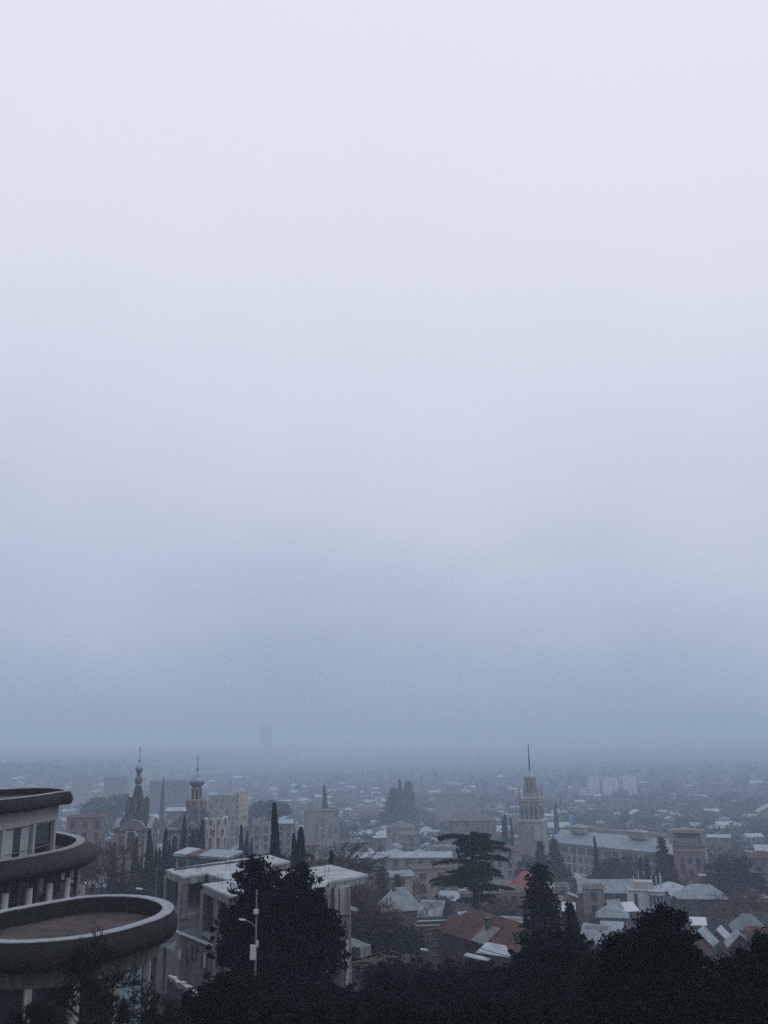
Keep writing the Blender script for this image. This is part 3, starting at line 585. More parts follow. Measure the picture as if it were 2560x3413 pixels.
hs(2244, 2278, 2966, 242, 'shed', 'wall_grey', 'roof_pale', R_(5), 'narrow grey annex at the side of the ragged zinc roof', rh=1.2)
hs(2320, 2354, 3060, 186, 'shed', 'wall_grey', 'white_paint', R_(-15), 'tiny bright white-roofed shed below the brown ragged-roofed house', rh=1.0)
hs(2306, 2386, 3092, 161, 'gablex', 'brick', 'roof_zinc', R_(-32), 'gabled brick house with steep zinc roof, nearest the dark bush', rh=2.1, ratio=1.0)
hs(2372, 2440, 3090, 168, 'gablex', 'brick', 'roof_pale', R_(-30), 'gabled brick house with a paler roof, second from the dark bush', rh=2.0, ratio=1.0)
hs(2436, 2506, 3103, 158, 'gablex', 'brick_dark', 'roof_zinc', R_(-12), 'dark gable-fronted house beside the two brick gables', rh=2.0, ratio=1.0)
hs(2452, 2554, 3045, 192, 'hip', 'wall_grey', 'roof_teal', R_(-10), 'house with a wide teal metal roof behind the brick gables', rh=2.6)
hs(2504, 2580, 3104, 156, 'flat', 'brick', 'concrete_dark', R_(-10), 'red brick block cut by the frame edge beside the gables', ratio=.8)
hs(2508, 2600, 2835, 330, 'hip', 'wall_pink', 'roof_maroon', R_(-15), 'pink-walled house with a broad maroon roof beyond the big brown tree', ratio=.7)
hs(2520, 2590, 2905, 270, 'flat', 'wall_grey', 'concrete_dark', R_(-15), 'pale grey walled house beside the big brown tree, below the maroon roof', ratio=.7)
hs(2373, 2440, 2780, 470, 'gable', 'wall_grey', 'roof_pale', R_(-18), 'pale-roofed building behind the brick end block of the palace', ratio=.4)
hs(211, 330, 2722, 300, 'flat', 'wall_pink', 'roof_teal', R_(6), 'reddish building with a flat teal roof behind the round terraces', ratio=.4, cat='building', name='flat_building')
hs(774, 823, 2640, 590, 'flat', 'wall_yellow', 'concrete_roof', R_(8), 'pale yellow apartment tower beyond the domed church', cat='apartment block', name='apartment_block', bay=4)
hs(692, 780, 2655, 580, 'flat', 'wall_beige', 'concrete_roof', R_(8), 'long balconied block in front of the pale yellow apartment tower', cat='apartment block', name='apartment_block', ratio=.5)
hs(345, 420, 2590, 1050, 'flat', 'wall_grey', 'roof_pale', R_(-5), 'hazy block with a bright flat roof beyond the bell tower', cat='building', name='slab_building', ratio=.5)
hs(499, 626, 2602, 950, 'flat', 'wall_brown', 'roof_pale', R_(4), 'dark-walled broad block with a bright roof edge between the two church domes', cat='building', name='slab_building', ratio=.4)
hs(238, 300, 2590, 1150, 'flat', 'wall_beige', 'roof_pale', R_(0), 'faint cream block far behind the round terraces', cat='building', name='slab_building')
hs(550, 640, 2690, 480, 'gable', 'wall_grey', 'roof_pale', R_(6), 'house with a long pale roof seen between bell tower and dome drum', ratio=.4)
hs(840, 905, 2745, 380, 'flat', 'wall_beige', 'concrete_roof', R_(-6), 'beige flat-roofed house at the foot of the small grey cypresses', ratio=.6)
hs(985, 1060, 2800, 330, 'gable', 'wall_beige', 'roof_brown', R_(10), 'beige gabled house behind the brown bare tree', ratio=.6)
hs(1165, 1245, 2870, 270, 'flat', 'wall_grey', 'concrete_roof', R_(-14), 'low grey house beyond the reddish twigs by the concrete slab', ratio=.6)
hs(1296, 1375, 2900, 262, 'gable', 'wall_beige', 'roof_zinc', R_(16), 'grey gabled house between the two small conifers and the ochre house', ratio=.7)
for x0, x1, yt, lb in ((1962, 2000, 2588, 'first of three pale blocks on the foggy hill, from the spired tower'), (2002, 2062, 2594, 'broad middle one of three pale blocks on the foggy hill'), (2070, 2122, 2588, 'last of three pale blocks on the foggy hill, away from the tower'), (1935, 1958, 2626, 'small pale block lowest on the foggy hill')):
    hs(x0, x1, yt, 1250, 'flat', 'white_paint', 'roof_pale', R_(8), lb, cat='building', name='slab_building')
hs(868, 904, 2412, 4000, 'flat', 'wall_grey', 'concrete_dark', R_(5), 'very faint tall tower block dissolving in fog above the lone cypress', cat='tower block', name='tower_block')
# white house with rods on its roof
g = gp(2163, 232); WH = thing('white_house', 'bright white house with a rounded glazed bay and bare rods standing on its roof', 'house', g, R_(-10)); KEY.append((2110, 2216, 2920, 3010, 232)); HL.append((g.x, g.y, 6))
u = 232 / 3000; zt = ony(2163, 2962, 232).z - g.z
MB().box((0, 0, zt / 2 - 3.2), (7.6, 6, zt - 3.4)).build('wall', 'wall_brown', WH)
MB().box((-.2, 0, zt - 2.4), (8, 6.6, 4.6)).build('upper_storey', 'white_paint', WH)
mb = MB(); mb.box((0, 0, zt + .02), (8.4, 7, .25)); mb.lathe((2.2, -3.1, zt - .1), [(2.1, 0), (2.1, .25)], 18); mb.build('roof', 'roof_pale', WH)
mb = MB(); mb.lathe((2.2, -3.1, zt - 3.7), [(1.9, 0), (1.9, .9)], 18); mb.lathe((2.2, -3.1, zt - .7), [(1.9, 0), (1.9, .59)], 18); by = mb.build('bay', 'white_paint', WH)
mb = MB(); mb.lathe((2.2, -3.1, zt - 2.8), [(1.8, 0), (1.8, 2.1)], 18); mb.build('bay_glass', 'window_dark', by)
mb = MB()
for k in range(9): a = -math.pi + k * math.pi / 8 * 1.2; mb.box((2.2 + 1.86 * math.cos(a), -3.1 + 1.86 * math.sin(a), zt - 1.75), (.1, .1, 2.1), a)
mb.build('bay_mullions', 'white_paint', by)
mb = MB(); mb.box((-.4, .8, zt + .9), (4.4, 3.4, 1.6)); mb.build('roof_hut', 'stone_pale', WH)
MB().box((-2.6, -3.32, zt - 2.2), (.8, .1, 3.2)).build('window', 'window_dark', WH)
for k, (x, y, h) in enumerate(((-3.8, -2.9, 2.6), (-3.2, 0, 2.2), (-2.4, 2.2, 2.4), (-1.2, 2.9, 3.6), (1.8, 2.9, 2.4), (2.8, 1.4, 2.6), (3.5, -.5, 3.6), (3.9, 1.5, 2.8))): MB().tube([(x, y, zt + .15), (x, y, zt + .15 + h)], .11).build('rod', 'lamp_head', WH)
for x in (1.0, 3.2): MB().box((x, -4.4, zt / 2 - 3.6), (.3, .3, zt - 3.5)).build('post', 'white_paint', WH)
# red hip-roofed house close by
g = Vector((13.9, 131.1, ground(14, 131))); hh = -26.47 - g.z; RH = house('house', 'old brick house with a rust-red tiled hip roof beside the metal lean-to', 'house', g, R_(29.7), 7.0, 16.8, hh, 'hip', 'brick_dark', 'roof_tile', 2.7, win=False, ov=.5)
KEY.append((1460, 1815, 3060, 3210, 130)); HL += [(g.x, g.y, 9), (9, 138, 8), (17, 124, 7)]
for k in range(3):
    o = MB(); o.box((0, 0, 0), (.9, .14, 1.5)); w_ = o.build('window', 'window_dark', RH); w_.location = (-2.3 + k * 2.3, -8.43, hh - 1.4)
    o = MB(); o.box((0, -.1, .72), (1.3, .12, .2)); o.box((0, -.1, 0), (.14, .1, 1.5)); o.build('frame', 'white_paint', w_)
for k in range(4):
    o = MB(); o.box((0, 0, 0), (1.0, .14, 1.5)); w_ = o.build('window', 'window_dark', RH); w_.location = (-3.53, -6 + k * 3.6, hh - 1.4); w_.rotation_euler = (0, 0, -math.pi / 2)
mb = MB(); mb.box((-1.9, -1.5, hh + 1.6), (.7, .7, 2.2)); mb.box((-1.9, -1.5, hh + 2.75), (.9, .9, .15)); mb.build('chimney', 'plaster_dirt_shade', RH)
mb = MB(); mb.loft([[(-4.1, y, hh + .12), (-.6, y, hh + 2.35), (-.6, y, hh + 2.3), (-4.1, y, hh + .06)] for y in (-3.6, -.4)]); mb.build('roof_patch', 'wall_grey', RH)
# corrugated lean-to sheets
for pts, m, lab in ((((1586, 3174, 118), (1703, 3190, 117), (1688, 3152, 121.3), (1622, 3139, 123.5)), 'roof_pale', 'corrugated pale metal lean-to roof against the red hip roof'), (((1545, 3184, 113), (1622, 3203, 112), (1636, 3193, 114), (1556, 3175, 115.5)), 'roof_pale', 'narrow strip of metal roofing below the corrugated lean-to')):
    P = [ony(*q) for q in pts]; cc = sum(P, Vector()) / 4; gz = ground(cc.x, cc.y)
    t = thing('lean_to', lab, 'lean-to', (cc.x, cc.y, gz))
    MB().loft([[tuple(p - Vector((0, 0, .12))) for p in P], [tuple(p) for p in P]]).build('roof', m, t, t.location)
    Q = [cc + (p - cc) * .9 for p in P]; MB().loft([[(p.x, p.y, gz - 1) for p in Q], [(p.x, p.y, p.z - .2) for p in Q]]).build('wall', 'brick_dark', t, t.location)
# ------------------------------------------------------------------ long palace with spired tower
gl, gr = gp(1845, 425), gp(2300, 372); d = (gr - gl).to_2d(); L = d.length; prz = math.atan2(d.y, d.x); zb = min(gl.z, gr.z) - 1
PA = thing('palace', 'long three-storey stone palace with grey roof, crenellated attic and rows of dark windows', 'palace', ((gl.x + gr.x) / 2, (gl.y + gr.y) / 2, zb), prz)
ztop = ony(1900, 2808, 420).z - zb; D = 14
PA.location += Vector((-math.sin(prz) * D / 2, math.cos(prz) * D / 2, 0))
MB().box((0, 0, ztop / 2 - 1), (L, D, ztop + 2)).build('wall', 'stone_warm', PA)
MB().loft([[(x, -D / 2 - .7, ztop), (x, 0, ztop + 4.3), (x, 2.5, ztop + 4.3), (x, 2.5, ztop - .2), (x, -D / 2 - .7, ztop - .25)] for x in (-L / 2 - .3, L / 2)]).build('roof', 'roof_zinc', PA)
mb = MB(); mb.box((0, D / 2 - 2, ztop + 2.8), (L, 4, 5.6))
for k in range(int(L / 1.6)): mb.box((-L / 2 + .8 + k * 1.6, D / 2 - 3.9, ztop + 6.0), (.8, .3, .8))
mb.build('attic_parapet', 'stone_warm', PA)
mb = MB()
for z in (ztop - .35, ztop - 8.2): mb.box((0, -D / 2 - .2, z), (L + .2, .4, .5))
mb.build('cornice', 'stone_pale', PA)
for zf, hh, st in ((ztop - 2.6, 2.3, 'plain'), (ztop - 6.4, 2.2, 'arch'), (ztop - 10.6, 2.6, 'arch')):
    x = -L / 2 + 3; k = 0
    while x < L / 2 - 2:
        ob = link('window', window_mesh(1.3, hh, st), PA); ob.location = (x, -D / 2 - .03, zf); k += 1; x += 1.9 if (st == 'plain' and k % 4) else 3.2
for x in (-L * .29, -L * .02, L * .2): MB().box((x, -D / 2 - .15, ztop / 2 - 1), (.5, .3, ztop + 1.2)).build('pilaster', 'stone_pale', PA)
MB().box((-L * .29, -D / 2 - 2, ztop - 12), (13, 4, .5)).build('balcony', 'stone_pale', PA)
for k in range(6): MB().tube([(-L * .29 - 5.5 + k * 2.2, -D / 2 - 3.5, -1), (-L * .29 - 5.5 + k * 2.2, -D / 2 - 3.5, ztop - 12.2)], .4).build('column', 'stone_pale', PA)
for fx, ww in ((-L * .335, 7), (L * .12, 7.5)):
    mb = MB(); mb.box((fx, -1, ztop + 5.2), (ww, 4, 2.6)); dm = mb.build('dormer', 'stone_warm', PA)
    mb = MB(); mb.box((fx, -1, ztop + 6.6), (ww + .6, 4.5, .3)); mb.box((fx, -1, ztop + 7.1), (ww * .5, 1.2, .7)); mb.build('dormer_cap', 'stone_pale', dm)
# banner on the roof
q = ony(1900, 2752, 425); FB = thing('banner', 'bright blue vertical banner on a pole above the palace roof', 'flag', (q.x, q.y, q.z - 1.2))
MB().tube([(0, 0, -2), (0, 0, 6.3)], .07).build('pole', 'lamp_steel', FB)
mb = MB(); mb.loft([[(.1 + .0 * z, 0, z * 1.0 + .8), (.95 + .12 * math.sin(z * 1.7), .15 * math.sin(z * 2), z + .8), (.95 + .12 * math.sin(z * 1.7), .15 * math.sin(z * 2) + .03, z + .8), (.1, .03, z + .8)] for z in [0, .9, 1.8, 2.7, 3.6, 4.5, 5.2]]); mb.build('cloth', 'flag_blue', FB)
# tower
YT = 452.0; base = gp(1783, YT); TW = thing('spired_tower', 'tall tiered stone clock-style tower with needle spire and corner pinnacles', 'tower', base, R_(-24)); zz = zrow(1781, YT, base.z); TW['label'] = 'tall tiered stone tower with a needle spire rising behind the palace'
def tier(hw_, p0, p1, m, name, corn=True):
    mb = MB(); mb.box((0, 0, (zz(p0) + zz(p1)) / 2), (hw_ * 2, hw_ * 2, zz(p1) - zz(p0))); o = mb.build(name, m, TW)
    if corn: MB().box((0, 0, zz(p1) - .1), (hw_ * 2 + 1, hw_ * 2 + 1, .6)).build('cornice', 'stone_pale', o)
    return o
mb = MB(); mb.box((0, 0, (zz(2733) - 3) / 2), (11.6, 11.6, zz(2733) + 3)); mb.build('base', 'stone_warm', TW)
MB().box((4, -6.2, zz(2770)), (2.6, 1.6, zz(2745) - zz(2795))).build('lit_corner_box', 'stone_pale', TW); MB().box((0, 0, zz(2733)), (12.4, 12.4, .7)).build('cornice', 'stone_pale', TW)  # paler box paints the sunlit corner into the tower base
tier(4.75, 2733, 2664, 'stone_warm', 'lower_tier'); tier(5.0, 2672, 2657, 'stone_warm', 'gallery'); tier(2.3, 2657, 2590, 'stone_warm', 'upper_tier')
for k in range(4):
    rz = k * math.pi / 2
    for i in range(4):
        u_ = -3.3 + i * 2.2; x, y = u_ * math.cos(rz) + 4.8 * math.sin(rz), u_ * math.sin(rz) - 4.8 * math.cos(rz)
        arch(MB(), (x, y, zz(2725)), 1.1, zz(2685) - zz(2725), .14, rz).build('arched_window', 'window_dark', TW)
    for i in range(2):
        u_ = -.8 + i * 1.6; x, y = u_ * math.cos(rz) + 2.34 * math.sin(rz), u_ * math.sin(rz) - 2.34 * math.cos(rz)
        arch(MB(), (x, y, zz(2642)), .7, zz(2605) - zz(2642), .12, rz).build('arched_window', 'window_dark', TW)
    a = rz + math.pi / 4; c = (6.3 * math.cos(a), 6.3 * math.sin(a), zz(2672)); mb = MB(); mb.lathe(c, [(.85, 0), (.85, 2.6), (1.05, 2.7), (.7, 3.1), (.1, 8.0)], 8); mb.build('pinnacle', 'stone_warm', TW)
mb = MB(); mb.lathe((0, 0, 0), [(2.9, zz(2590)), (2.9, zz(2587)), (2.0, zz(2580)), (1.2, zz(2573)), (.5, zz(2570)), (.42, zz(2564))], 12); mb.build('cap', 'dome_metal', TW)
MB().tube([(0, 0, zz(2566)), (0, 0, zz(2479))], .42, .2, 8).build('spire', 'pole_wood', TW)
KEY.append((1725, 1840, 2479, 2800, 450)); KEY.append((1840, 2370, 2745, 2900, 400))
# brick end block
g = gp(2308, 345); EB = house('palace_end', 'tall brick end block of the palace with narrow arched windows and open loggia on top', 'building', g, R_(-14), 10.5, 11, ony(2308, 2815, 345).z - g.z, 'flat', 'brick_pale', 'concrete_dark', win=False)
EB.name = 'brick_end_block'; hh = ony(2308, 2815, 345).z - g.z
for x, z0, z1 in ((-2.6, hh - 9.5, hh - 3.4), (2.6, hh - 9.5, hh - 3.4), (0, hh - 5.5, hh - 3.2), (0, hh - 9.8, hh - 7.5)): arch(MB(), (x, -5.55, z0), 1.2, z1 - z0, .16).build('arched_window', 'window_dark', EB)
mb = MB()
for sx_ in (-1, 1): mb.box((sx_ * 5.6, 3, hh + 2.6), (1.8, 3, 4.6))
mb.box((0, 3, hh + 4.4), (9.4, 3, 1.2)); lg = mb.build('loggia', 'stone_warm', EB)
mb = MB(); mb.box((0, 3.6, hh + 1.6), (9.3, 1.2, 4.0)); mb.build('loggia_back', 'stone_warm', lg); mb = MB(); mb.box((0, 2.95, hh + 2.8), (6.4, .2, 1.5)); mb.build('loggia_opening', 'window_dark', lg)
MB().box((0, -5.6, hh - 1.4), (10.8, .3, .5)).build('string_course', 'stone_warm', EB)
KEY.append((2255, 2385, 2765, 2900, 345))
HL += [(gl.x, gl.y + 5, 14), (gr.x, gr.y + 5, 14), ((gl.x + gr.x) / 2, (gl.y + gr.y) / 2, 30)]
KEY += [(370, 505, 2486, 2860, 250), (548, 752, 2515, 2850, 262)]
# ------------------------------------------------------------------ trees
def leaf_mesh(name, P, L, Wd, m, up=0.0, seed=0):
    r = np.random.default_rng(seed); n = len(P); P = np.asarray(P, float)
    d = r.normal(size=(n, 3)); d[:, 2] += up; d /= np.linalg.norm(d, axis=1)[:, None]
    e = r.normal(size=(n, 3)); e = np.cross(d, e); e /= np.linalg.norm(e, axis=1)[:, None]
    s = r.uniform(.6, 1.3, size=(n, 1)); d = d * L * s; e = e * Wd * s
    V = np.stack([P - d * .5, P + e * .5, P + d * .5, P - e * .5], 1).reshape(-1, 3)
    me = bpy.data.meshes.new(name); me.vertices.add(4 * n); me.vertices.foreach_set('co', V.ravel())
    me.loops.add(4 * n); me.loops.foreach_set('vertex_index', np.arange(4 * n, dtype=np.int32))
    me.polygons.add(n); me.polygons.foreach_set('loop_start', np.arange(0, 4 * n, 4, dtype=np.int32))
    me.update(calc_edges=True); me.materials.append(M[m]); return me
def trunk_mesh(h, r0, r1=.3, limbs=0, seed=0, m='bark'):
    r = random.Random(seed); mb = MB(); mb.tube([(0, 0, -.06 * h), (r.uniform(-.01, .01) * h, 0, h * .4), (r.uniform(-.02, .02) * h, r.uniform(-.02, .02) * h, h)], r0, r0 * r1, 7)
    for k in range(limbs):
        z = h * r.uniform(.35, .95); a = r.uniform(0, 6.28); l = h * r.uniform(.25, .5)
        mb.tube([(0, 0, z), (l * .5 * math.cos(a), l * .5 * math.sin(a), z + l * .3), (l * math.cos(a), l * math.sin(a), z + l * .55)], r0 * .4, r0 * .08, 4)
    me = bpy.data.meshes.new('trunk'); me.from_pydata(mb.v, [], mb.f); me.materials.append(M[m]); return me
def blob_points(lobes, n, clump, seed, shell=.55):
    """leaf positions gathered in clumps spread through lobes [(centre, radii)]"""
    r = np.random.default_rng(seed); out = []; vol = np.array([a[1][0] * a[1][1] * a[1][2] for a in lobes]) ** .67; vol /= vol.sum()
    for (c, rad), f in zip(lobes, vol):
        k = max(6, int(n * f / 55)); u = r.normal(size=(k, 3)); u /= np.linalg.norm(u, axis=1)[:, None]
        t = np.where(r.random(k) < shell, r.uniform(.72, 1.2, k), r.uniform(.25, .85, k)); C = np.array(c) + u * t[:, None] * np.array(rad)
        cr_ = clump * np.where(t > 1.02, r.uniform(.3, .6, k), r.uniform(.5, 1.3, k))
        for q, w in zip(C, cr_): out.append(q + r.normal(size=(55, 3)) * w * np.array([.55, .55, .42]))
    return np.concatenate(out)
PROTO = {}
def cypress_proto(v):
    r = np.random.default_rng(10 + v); n = 5200; t = r.random(n) ** .85; a = r.uniform(0, 2 * np.pi, n)
    R = (.058 + .012 * v) * np.minimum(1, (t * 7) ** .6) * (1 - t) ** .62 * (1 + .18 * np.sin(a * 3 + t * 17 + v) + .12 * np.sin(a * 5 - t * 31)); q = R * np.sqrt(r.uniform(.35, 1.1, n))
    P = np.stack([q * np.cos(a) + .012 * np.sin(t * 7), q * np.sin(a), .02 + t * .98], 1)
    return leaf_mesh('crown', P, .034, .013, 'leaf_cypress', 1.4, v), trunk_mesh(.6, .012, seed=v)
def fir_proto(v, m='leaf_dark'):
    r = np.random.default_rng(30 + v); P = []
    for z in np.linspace(.1, .985, 26):
        R = (.24 + .03 * v) * (1 - z) ** .8 + .012; nb = int(7 + 5 * (1 - z))
        for b in range(nb):
            a = r.uniform(0, 6.28); l = R * r.uniform(.65, 1.15); k = int(16 + 90 * l / .3); t = r.random(k) ** .7
            w = .03 * (1 - t * .5); off_ = r.normal(size=(k, 3)) * w[:, None] * np.array([1, 1, .55])
            P.append(np.stack([l * t * np.cos(a), l * t * np.sin(a), z - l * t * .28 + l * t * t * .12], 1) + off_)
    P = np.concatenate(P); return leaf_mesh('crown', P, .036, .014, m, .1, v), trunk_mesh(.97, .016, .2, seed=v)
def round_proto(v, m='leaf_green'):
    r = random.Random(50 + v); lobes = [((0, 0, .58), (.26, .26, .26))]
    for k in range(7): a = r.uniform(0, 6.28); d = r.uniform(.12, .26); lobes.append(((d * math.cos(a), d * math.sin(a), r.uniform(.38, .84)), (r.uniform(.1, .18),) * 2 + (r.uniform(.09, .15),)))
    return leaf_mesh('crown', blob_points(lobes, 5200, .065, v), .042, .024, m, 0, v), trunk_mesh(.6, .022, .3, 5, v)
def twig_mesh(name, seed, m, depth=5, spread=.55, seglen=.27, r0=.016, droop=0, kids=(2, 4)):
    r = random.Random(seed); V = []; Fc = []
    def tri(p, q, a, b):
        d = (q - p); u = d.orthogonal().normalized(); w = d.normalized().cross(u); o = len(V)
        for c, rr in ((p, a), (q, b)):
            for k in range(3): V.append(tuple(c + (u * math.cos(2.094 * k) + w * math.sin(2.094 * k)) * rr))
        for k in range(3): Fc.append((o + k, o + (k + 1) % 3, o + 3 + (k + 1) % 3, o + 3 + k))
    def grow(p, d, l, rad, dep):
        q = p + d * l; mid_ = p.lerp(q, .5) + Vector((r.gauss(0, 1), r.gauss(0, 1), r.gauss(0, 1))) * l * .06
        tri(p, mid_, rad, rad * .85); tri(mid_, q, rad * .85, rad * .68)
        if dep == 0: return
        for k in range(r.randint(*kids)):
            e = (d + Vector((r.gauss(0, 1), r.gauss(0, 1), r.gauss(0, .7) - droop)) * spread).normalized(); e.z = e.z * .9 + .08
            st = p.lerp(q, r.uniform(.45, 1)); grow(st, e.normalized(), l * r.uniform(.6, .88), max(rad * .6, .0022), dep - 1)
    for k in range(3): grow(Vector((0, 0, .2 + .04 * k)), Vector((r.gauss(0, .35), r.gauss(0, .35), 1)).normalized(), seglen, r0 * .7, depth)
    me = bpy.data.meshes.new(name); me.from_pydata(V, [], Fc); me.materials.append(M[m]); return me
def proto(kind, v):
    k = (kind, v)
    if k not in PROTO:
        if kind == 'cypress': PROTO[k] = cypress_proto(v)
        elif kind == 'fir': PROTO[k] = fir_proto(v)
        elif kind == 'firg': PROTO[k] = fir_proto(v, 'leaf_green')
        elif kind == 'round': PROTO[k] = round_proto(v)
        elif kind == 'roundd': PROTO[k] = round_proto(v + 3, 'leaf_dark')
        elif kind == 'brown': PROTO[k] = round_proto(v + 6, 'leaf_brown')
        elif kind == 'bare': PROTO[k] = (twig_mesh('crown', 70 + v, 'twig', 5, r0=.014), trunk_mesh(.34, .02, .7, seed=v))
        elif kind == 'barered': PROTO[k] = (twig_mesh('crown', 80 + v, 'twig_red', 5, r0=.014), trunk_mesh(.34, .02, .7, seed=v))
    return PROTO[k]
NAMES = {'cypress': ('cypress_tree', 'cypress'), 'fir': ('fir_tree', 'fir tree'), 'firg': ('fir_tree', 'fir tree'), 'round': ('leafy_tree', 'tree'), 'roundd': ('leafy_tree', 'tree'), 'brown': ('leafy_tree', 'tree'), 'bare': ('bare_tree', 'bare tree'), 'barered': ('bare_tree', 'bare tree')}
TREES = []
def tree(kind, px, pytop, Y, label, group=None, wide=1.0, v=None, sinkz=0):
    g = gp(px, Y); top = ony(px, pytop, Y); H = max(2, top.z - g.z); return tree_at(kind, g, H, label, group, wide, v, px)
def tree_at(kind, g, H, label, group=None, wide=1.0, v=None, px=None):
    v = random.randrange(3) if v is None else v; cr_, tr = proto(kind, v); nm, cat = NAMES[kind]
    t = thing(nm, label, cat, g, random.uniform(0, 6.28), group); t.scale = (H * wide, H * wide, H)
    link('trunk', tr, t); link('crown', cr_, t); TREES.append((g.x, g.y, H)); return t
# cypresses named one by one
for px, py, Y, wd, lab in (
    (908, 2680, 140, .95, 'tall lone cypress, the highest and darkest behind the concrete roofs'),
    (998, 2762, 140, 1.1, 'broad pointed cypress, taller of the pair between the two concrete roofs'),
    (977, 2782, 142, .8, 'thin cypress, shorter of the pair between the two concrete roofs'),
    (1103, 2838, 128, 1.0, 'small dark cypress behind the right concrete roof slab'),
    (443, 2792, 205, 1.25, 'cypress in front of the middle of the bell tower wall'),
    (488, 2768, 215, 1.5, 'thick cypress covering the right corner of the bell tower'),
    (405, 2846, 200, .9, 'shortest cypress at the foot of the bell tower'),
    (369, 2809, 195, 1.2, 'dark cypress at the left edge of the bell tower'),
    (464, 2850, 195, 1.0, 'low cypress between the two tall ones before the bell tower'),
    (543, 2760, 210, 1.1, 'slim tall cypress standing alone between bell tower and church'),
    (513, 2832, 205, 1.1, 'short cypress just right of the bell tower'),
    (524, 2826, 208, 1.0, 'short cypress next to the slim tall one between the two churches'),
    (558, 2809, 205, 1.0, 'middling cypress at the left corner of the domed church'),
    (571, 2801, 208, .9, 'narrow cypress before the arched window of the domed church'),
    (605, 2722, 235, .85, 'tallest cypress in front of the domed church, reaching its roof'),
    (635, 2768, 230, 1.3, 'wide cypress left of centre before the domed church wall'),
    (650, 2760, 232, .8, 'thin cypress between two wide ones before the domed church wall'),
    (666, 2736, 230, 1.3, 'wide tall cypress beside the carved apse of the domed church'),
    (535, 2592, 640, .55, 'very tall hazy cypress column rising between bell tower and dome'),
    (799, 2750, 235, .85, 'grey cypress, first of three before the pale wall right of the church'),
    (818, 2773, 232, .9, 'grey cypress, middle of three before the pale wall right of the church'),
    (834, 2795, 230, .9, 'grey cypress, shortest of three before the pale wall right of the church'),
    (1081, 2619, 640, 1.1, 'pointed hazy cypress rising behind the tall beige apartment block'),
    (1336, 2598, 800, 1.3, 'faint slender conifer top, highest in the hazy middle city'),
    (1763, 2996, 140, .75, 'slim black cypress beside the tall fir'),
    (1691, 2717, 440, 1.5, 'hazy cone-shaped cypress left of the spired tower'),
    (1712, 2724, 445, .7, 'thin hazy cypress against the base of the spired tower'),
    (1860, 2672, 640, .9, 'faint pointed cypress in the haze right of the spired tower'),
    (1996, 2788, 330, 1.0, 'pointed dark cypress rising before the palace windows'),
    (2144, 2860, 300, 1.3, 'short cypress in front of the palace near the white house'),
    (2170, 2855, 290, 1.2, 'short thick cypress behind the rods of the white house')):
    tree('cypress', px, py, Y, lab, 'cypresses of the hillside', wd)
for px, py, Y, wd, v, lab in (
    (1824, 2884, 92, 1.25, 0, 'tall black fir with layered boughs beside the orange roof'),
    (1923, 3010, 84, .8, 1, 'black pointed conifer just right of the tall layered fir')):
    tree('fir', px, py, Y, lab, None, wd, v)
for px, py, Y, wd, k, lab in (
    (1275, 2888, 238, 1.0, 'firg', 'blue-grey conifer beyond the reddish twigs near the concrete pier'),
    (1327, 2915, 226, .9, 'firg', 'smaller blue-grey conifer left of the crumpled zinc roof'),
    (1363, 2604, 810, 1.2, 'firg', 'faint broad conifer beside the highest conifer top in the haze'),
    (1312, 2627, 760, 1.6, 'firg', 'big hazy conifer, widest in the middle of the city'),
    (2222, 2793, 300, 1.0, 'fir', 'big dark conifer between the palace and the brick end block'),
    (2250, 2850, 285, 1.1, 'fir', 'dark conifer leaning against the brick end block'),
    (1812, 2806, 335, 1.1, 'fir', 'dark conifer before the left end of the palace'),
    (1858, 2798, 340, 1.1, 'fir', 'taller dark conifer before the left end of the palace')):
    tree(k, px, py, Y, lab, 'conifers around the palace and houses', wd)
for px, py, Y, wd, k, lab in (
    (1775, 2836, 325, 1.1, 'roundd', 'dark rounded tree left of the conifers below the palace'),
    (1880, 2850, 320, 1.1, 'roundd', 'dark rounded tree under the left palace windows'),
    (2020, 2840, 318, 1.2, 'roundd', 'dark bushy tree below the palace, beside the pointed cypress'),
    (2070, 2838, 316, 1.2, 'roundd', 'second dark bushy tree below the middle of the palace'),
    (2105, 2832, 318, 1.0, 'roundd', 'dark bushy tree below the right half of the palace'),
    (386, 2618, 620, 1.6, 'round', 'big round hazy tree left of the bell tower spire'),
    (1650, 2965, 216, 1.3, 'brown', 'round brown-leaved tree right of the cedar trunk'),
    (2460, 2826, 285, 1.3, 'roundd', 'large grey-green tree beside the brick end block'),
    (2410, 2840, 292, 1.0, 'roundd', 'grey-green tree touching the brick end block'),
    (2505, 2858, 270, 1.1, 'roundd', 'grey-green tree below the maroon roof near the frame edge'),
    (1190, 2985, 140, 1.2, 'roundd', 'dark bushy tree right behind the concrete pier'),
    (1250, 3010, 150, 1.2, 'roundd', 'dark bushy tree left of the dark-walled zinc-roofed house'),
    (1300, 3040, 138, 1.3, 'roundd', 'dark bush below the dark-walled zinc-roofed house'),
    (1370, 3062, 150, 1.1, 'roundd', 'dark bush before the zinc lean-to house'),
    (1215, 3060, 118, 1.3, 'roundd', 'dark bush just above the lower balcony slab of the pier'),
    (865, 2800, 170, 1.2, 'roundd', 'dark rounded tree beside the tall lone cypress'),
    (950, 2800, 165, 1.1, 'roundd', 'dark rounded tree between tall cypress and cypress pair'),
    (880, 2640, 600, 1.5, 'round', 'hazy rounded tree behind the tall lone cypress')):
    tree(k, px, py, Y, lab, 'leafy trees among the houses', wd)
